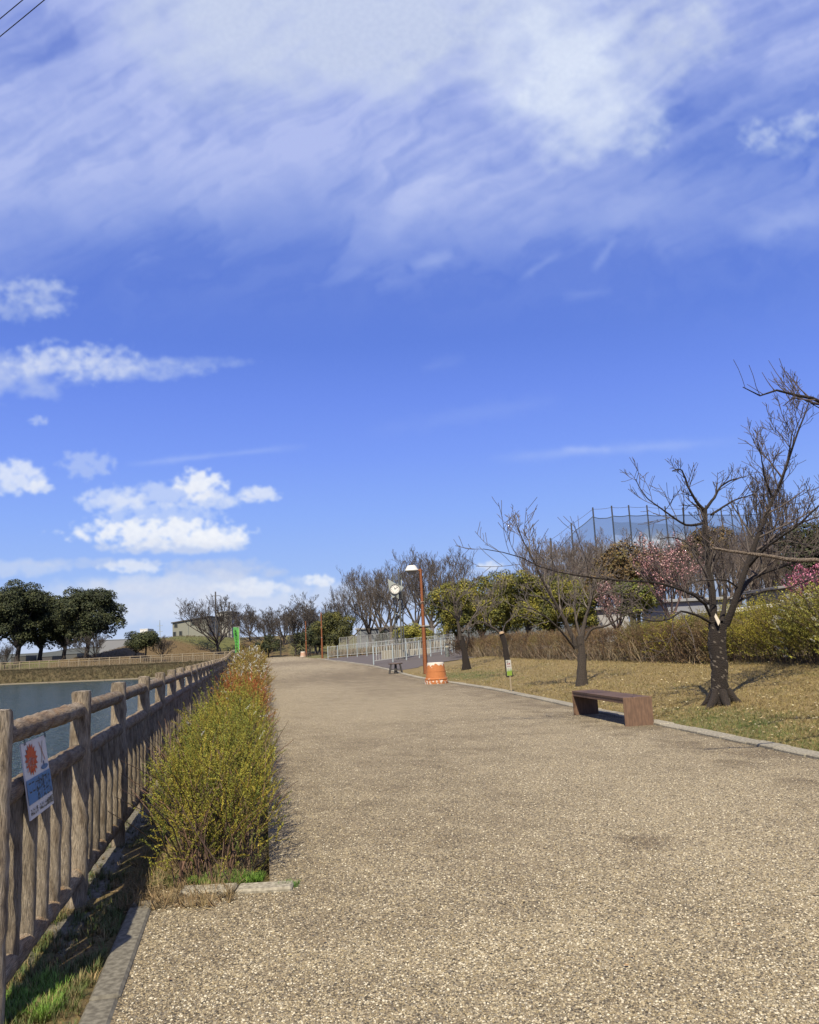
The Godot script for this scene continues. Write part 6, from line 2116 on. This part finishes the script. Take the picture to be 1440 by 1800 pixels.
func build_buildings() -> void:
	var d := 160.0
	var o := house("green_building", "pale green two storey shed with dark windows on the far hill", 303.5, 368.0, d, H(at(340, 1140, d).x, d), 3.2, 4.1, 9.0, Color(0.25, 0.257, 0.225), Color(0.07, 0.07, 0.075), 0.25)
	window(o, -2.95, 2.75, 0.55, 0.65)
	window(o, -3.2, 1.1, 0.5, 0.8)
	window(o, -2.0, 1.2, 0.5, 0.75)
	window(o, 0.75, 3.0, 1.2, 0.55)
	tube_part(o, "downpipe", Vector3(-0.5, -0.5, 0.08), Vector3(-0.5, 4.05, 0.08), 0.05, 0.05, M.plate, 6)
	house("white_building", "white walled building end behind the wide bare tree", 381.0, 408.0, 172.0, H(at(395, 1140, 172.0).x, 172.0), 5.2, 5.2, 8.0, Color(0.42, 0.42, 0.41), Color(0.3, 0.3, 0.3), 0.15)
	# long grey glasshouse behind the mesh fence
	o = house("glasshouse", "long grey glasshouse with shallow roof behind the tall bare trees", 628.0, 765.0, 112.0, 0.5, 3.2, 3.2, 10.0, Color(0.17, 0.19, 0.23), Color(0.36, 0.38, 0.42), 0.2)
	for k in 8:
		slab(o, "glazing_bar", Vector3(-4.8 + 1.35 * k, 1.3, 0.05), Vector3(0.07, 3.6, 0.06), M.plate, Basis(), 0.0)
	# houses and sheds to the right
	o = house("grey_house", "low pale house with grey roof behind the big cherry tree", 1180.0, 1300.0, 62.0, 0.6, 3.0, 3.0, 7.0, Color(0.26, 0.28, 0.33), Color(0.30, 0.31, 0.33), 0.3)
	window(o, -0.9, 1.5, 1.0, 0.9)
	window(o, 1.2, 1.5, 1.0, 0.9)
	o = house("blue_shed", "blue grey shed with pale roof beyond the yellow green shrubs", 1290.0, 1365.0, 48.0, 0.6, 1.7, 1.9, 5.0, Color(0.17, 0.22, 0.36), Color(0.62, 0.62, 0.62), 0.3)
	o = house("grey_house", "grey house wall between poplars and the deep pink plum", 1385.0, 1460.0, 56.0, 0.6, 3.3, 3.3, 6.0, Color(0.22, 0.22, 0.22), Color(0.24, 0.24, 0.25), 0.3)
	window(o, -0.6, 1.8, 0.9, 0.8)
	o = house("grey_house", "pale house seen between the small plum and green evergreen", 1055.0, 1110.0, 60.0, 0.6, 2.6, 2.6, 6.0, Color(0.36, 0.36, 0.38), Color(0.25, 0.26, 0.28), 0.3)
	# works and greenhouses on the skyline
	o = house("far_factory", "long white tunnel greenhouses on the skyline behind the domed tree", 255.0, 330.0, 320.0, 3.2, 4.4, 4.4, 12.0, Color(0.42, 0.42, 0.42), Color(0.55, 0.56, 0.57), 0.2)
	for k in 9:
		slab(o, "roof_hoop", Vector3(-7.4 + 1.85 * k, 4.2, 0.4), Vector3(0.8, 1.0, 0.5), M.paint, Basis(), 0.2, Color(0.62, 0.62, 0.60))
	house("far_factory", "grey factory roofs on the skyline beyond the dark evergreens", 175.0, 262.0, 380.0, 2.5, 7.6, 7.2, 14.0, Color(0.24, 0.25, 0.28), Color(0.30, 0.33, 0.38), 0.2)
	house("far_factory", "small bright white roof on the skyline above the domed tree", 246.0, 260.0, 400.0, 2.5, 12.4, 12.4, 8.0, Color(0.75, 0.75, 0.75), Color(0.75, 0.75, 0.75), 0.1)
	var rr := rng(19)
	for k in 4:
		var x := 20.0 + 48.0 * k
		house("far_shed", "dull grey shed on the skyline under the evergreens across the pond", x, x + rr.randf_range(14.0, 26.0), 340.0 + 12.0 * rr.randf(), 0.8, rr.randf_range(2.2, 4.0), rr.randf_range(2.2, 4.0), 10.0, Color(0.10, 0.098, 0.095) * rr.randf_range(0.6, 1.4), Color(0.13, 0.14, 0.155) * rr.randf_range(0.6, 1.3), 0.2).set_meta("group", "sheds on the skyline")

func build_small_far_things() -> void:
	# wire mesh fence
	var base := col_at(600, 88.0)
	var o := thing("mesh_fence", "grey wire mesh fence with slim posts behind the white railing", "fence", base)
	var g := Geo.new()
	var prev := Vector3.ZERO
	for k in 15:
		var t := k / 14.0
		var p := col_at(lerpf(598.0, 770.0, t), lerpf(90.0, 82.0, t))
		p.y = H(p.x, -p.z) + 0.35
		p -= base
		tube_part(o, "post", p + Vector3(0, -0.6, 0), p + Vector3(0, 1.6, 0), 0.035, 0.035, M.plate, 6)
		if k:
			for j in 12:
				for y in [[0.0, 1.6], [1.6, 0.0]]:
					var a := prev.lerp(p, j / 12.0) + Vector3(0, y[0], 0)
					var b := prev.lerp(p, (j + 4.0) / 12.0) + Vector3(0, y[1], 0)
					if j + 4 > 12:
						continue
					g.tube(PackedVector3Array([a, b]), PackedFloat32Array([0.008, 0.008]), 3, Color(0.4, 0.4, 0.4))
			for y in [0.05, 0.8, 1.58]:
				g.tube(PackedVector3Array([prev + Vector3(0, y, 0), p + Vector3(0, y, 0)]), PackedFloat32Array([0.015, 0.015]), 4, Color(0.4, 0.4, 0.4))
		prev = p
	part("mesh", g.mesh(), M.paint, o)
	# tall dry reeds below it
	var s := Swarm.new()
	var r := rng(77)
	var tuft := tuft_mesh(25, 8)
	for k in 2600:
		var x := r.randf_range(580.0, 800.0)
		var d := lerpf(86.0, 74.0, (x - 580.0) / 220.0) + r.randf_range(-3.0, 4.0)
		var p := col_at(x, d)
		grass_at(s, r, p.x, d, r.randf_range(0.35, 0.8), Color(0.26, 0.18, 0.085) if r.randf() < 0.7 else Color(0.10, 0.09, 0.03))
	var q := s.node(tuft, M.grass, "dry_reeds")
	add_child(q)
	q.set_meta("label", "tall dry brown reeds growing below the wire mesh fence")
	q.set_meta("category", "reeds")
	# rough grass on the pond bank and the far hill
	s = Swarm.new()
	for k in 9000:
		var x := r.randf_range(-62.0, -23.0)
		var fd := tab(FAR_FENCE, x)
		var d := fd - r.randf_range(-1.0, 9.0)
		if x > fence_x(d) - 1.0:
			continue
		grass_at(s, r, x, d, r.randf_range(0.15, 0.4), Color(0.10, 0.075, 0.035) if r.randf() < 0.65 else Color(0.065, 0.065, 0.025))
	for k in 9000:
		var d := r.randf_range(112.0, 150.0)
		var x := r.randf_range(-0.42, -0.06) * d
		if x > kerb_x(d) - 12.0 and x < kerb_x(d):
			continue
		grass_at(s, r, x, d, r.randf_range(0.1, 0.3), Color(0.17, 0.105, 0.05) if r.randf() < 0.75 else Color(0.08, 0.085, 0.03))
	q = s.node(tuft, M.grass, "rough_grass")
	add_child(q)
	q.set_meta("label", "rough brown winter grass on the far pond bank and hill")
	q.set_meta("category", "grass")
	# banner
	var d := 46.0
	var p := at(425, 1150, d)
	p.y = H(p.x, d)
	o = thing("banner", "green vertical banner with dark characters on a pole beside the fence", "banner", p)
	var k2 := d / F
	var top := at(421, 1102, d).y - p.y
	tube_part(o, "pole", Vector3(-0.12, -0.1, 0), Vector3(-0.12, top + 0.02, 0), 0.018, 0.014, M.paint, 8, Color(0.6, 0.6, 0.6))
	tube_part(o, "crossbar", Vector3(-0.44, top, 0), Vector3(-0.1, top, 0), 0.01, 0.01, M.paint, 6, Color(0.5, 0.5, 0.5))
	g = Geo.new()
	var rows := 18
	var lft := []
	var rgt := []
	for j in rows + 1:
		var t := float(j) / rows
		var y := top - t * 45.0 * k2
		lft.append(Vector3(lerpf(-0.46, -0.37, sst(0.0, 0.8, t)), y, 0.05 * sin(t * 7.0)))
		rgt.append(Vector3(-0.115 + 0.01 * sin(t * 9.0), y, 0.0))
	for j in rows:
		for c in 4:
			var f0 := c / 4.0
			var f1 := (c + 1) / 4.0
			var dz := func(f: float) -> Vector3: return Vector3(0, 0, 0.04 * sin(f * 6.0))
			g.quad(lft[j].lerp(rgt[j], f0) + dz.call(f0), lft[j].lerp(rgt[j], f1) + dz.call(f1), lft[j + 1].lerp(rgt[j + 1], f1) + dz.call(f1), lft[j + 1].lerp(rgt[j + 1], f0) + dz.call(f0), Vector3.BACK, Color(0.10, 0.44, 0.07) if j > 1 and j < 16 else Color(0.09, 0.33, 0.10))
	part("cloth", g.mesh(), M.leaf, o)
	g = Geo.new()
	letters(g, "木民公う川月口", Vector3(-0.38, top - 0.14, 0.1), Vector3.RIGHT, Vector3.DOWN, Vector3.BACK, 0.13, 0.02, Color(0.01, 0.06, 0.02), Vector3(0.008, -0.165, 0))
	part("lettering", g.mesh(), M.paint, o)
	# pylon on the skyline
	o = thing("pylon", "thin lattice mast on the skyline left of the pale green shed", "mast", at(281, 1118, 600.0) * Vector3(1, 0, 1))
	var ph := at(281, 1090, 600.0).y
	for s2 in [-1.0, 1.0]:
		tube_part(o, "leg", Vector3(s2 * 1.2, 0, 0), Vector3(0, ph, 0), 0.2, 0.12, M.plate, 5)
	for y in [0.55, 0.7, 0.85]:
		tube_part(o, "crossarm", Vector3(-2.2, ph * y, 0), Vector3(2.2, ph * y, 0), 0.12, 0.12, M.plate, 5)
	# utility pole behind the wide bare tree
	for a in [[380, 158.0, 1040], [404, 150.0, 1058]]:
		o = thing("utility_pole", "grey utility pole among the branches of the wide bare tree", "pole", col_at(a[0], a[1]), 0.0, "utility poles behind the wide bare tree")
		var hh: float = at(a[0], a[2], a[1]).y - o.position.y
		tube_part(o, "shaft", Vector3(0, -0.5, 0), Vector3(0, hh, 0), 0.2, 0.14, M.paint, 8, Color(0.10, 0.10, 0.11))
		tube_part(o, "crossarm", Vector3(-0.8, hh - 0.8, 0), Vector3(0.8, hh - 0.8, 0), 0.06, 0.06, M.paint, 6, Color(0.1, 0.1, 0.1))
	# wooded hills along the horizon
	g = Geo.new()
	var f := FastNoiseLite.new()
	f.seed = 8
	f.frequency = 0.004
	f.fractal_octaves = 4
	var n := 160
	for j in n + 1:
		var a := lerpf(-0.95, 0.95, float(j) / n)
		var hh := 9.0 + 10.0 * absf(f.get_noise_1d(a * 900.0)) + 7.0 * sst(-0.5, 0.6, a)
		var c := Color(0.045, 0.055, 0.06)
		for e in [[900.0, -2.0], [930.0, hh * 0.8], [990.0, hh], [1300.0, 0.0]]:
			g.v.append(Vector3(sin(a) * e[0], e[1], -cos(a) * e[0]))
			g.n.append(Vector3(-sin(a) * 0.7, 0.7, cos(a) * 0.7).normalized())
			g.c.append(c)
	for j in n:
		for e in 3:
			var p2 := j * 4 + e
			g.tri(p2, p2 + 1, p2 + 4)
			g.tri(p2 + 4, p2 + 1, p2 + 5)
	struct("hills", g.mesh(), M.paint)
	# overhead wires
	for a in [[0.0, 0.0], [-38.0, -32.0]]:
		var pts := PackedVector3Array()
		for j in 21:
			var t := j / 20.0
			var x: float = lerpf(-420.0, 420.0, t) + a[0]
			var y: float = lerpf(390.0, -300.0, t)
			pts.append(at(x, y, lerpf(34.0, 22.0, t)) - Vector3(0, 0.5 * sin(PI * t), 0))
		g = Geo.new()
		var rad := PackedFloat32Array()
		rad.resize(21)
		rad.fill(0.02)
		g.tube(pts, rad, 6, Color(0.02, 0.02, 0.025))
		solo("overhead_wire", g.mesh(), M.paint, "black overhead cable crossing the sky above the pond", "cable", "overhead cables")

func _ready() -> void:
	cam_basis = Basis(Vector3.RIGHT, deg_to_rad(PITCH)) * Basis(Vector3.BACK, deg_to_rad(ROLL))
	set_camera_and_light()
	wobble.seed = 2
	wobble.frequency = 0.01
	wobble.fractal_octaves = 3
	make_materials()
	tone_down()
	var t0 := Time.get_ticks_msec()
	for step in [build_ground, build_kerbs, build_log_fence, build_warning_sign, build_bed, build_cherry_trees, build_objects, build_hedges, build_background]:
		(step as Callable).call()
		print(step.get_method(), " ", Time.get_ticks_msec() - t0)
		t0 = Time.get_ticks_msec()
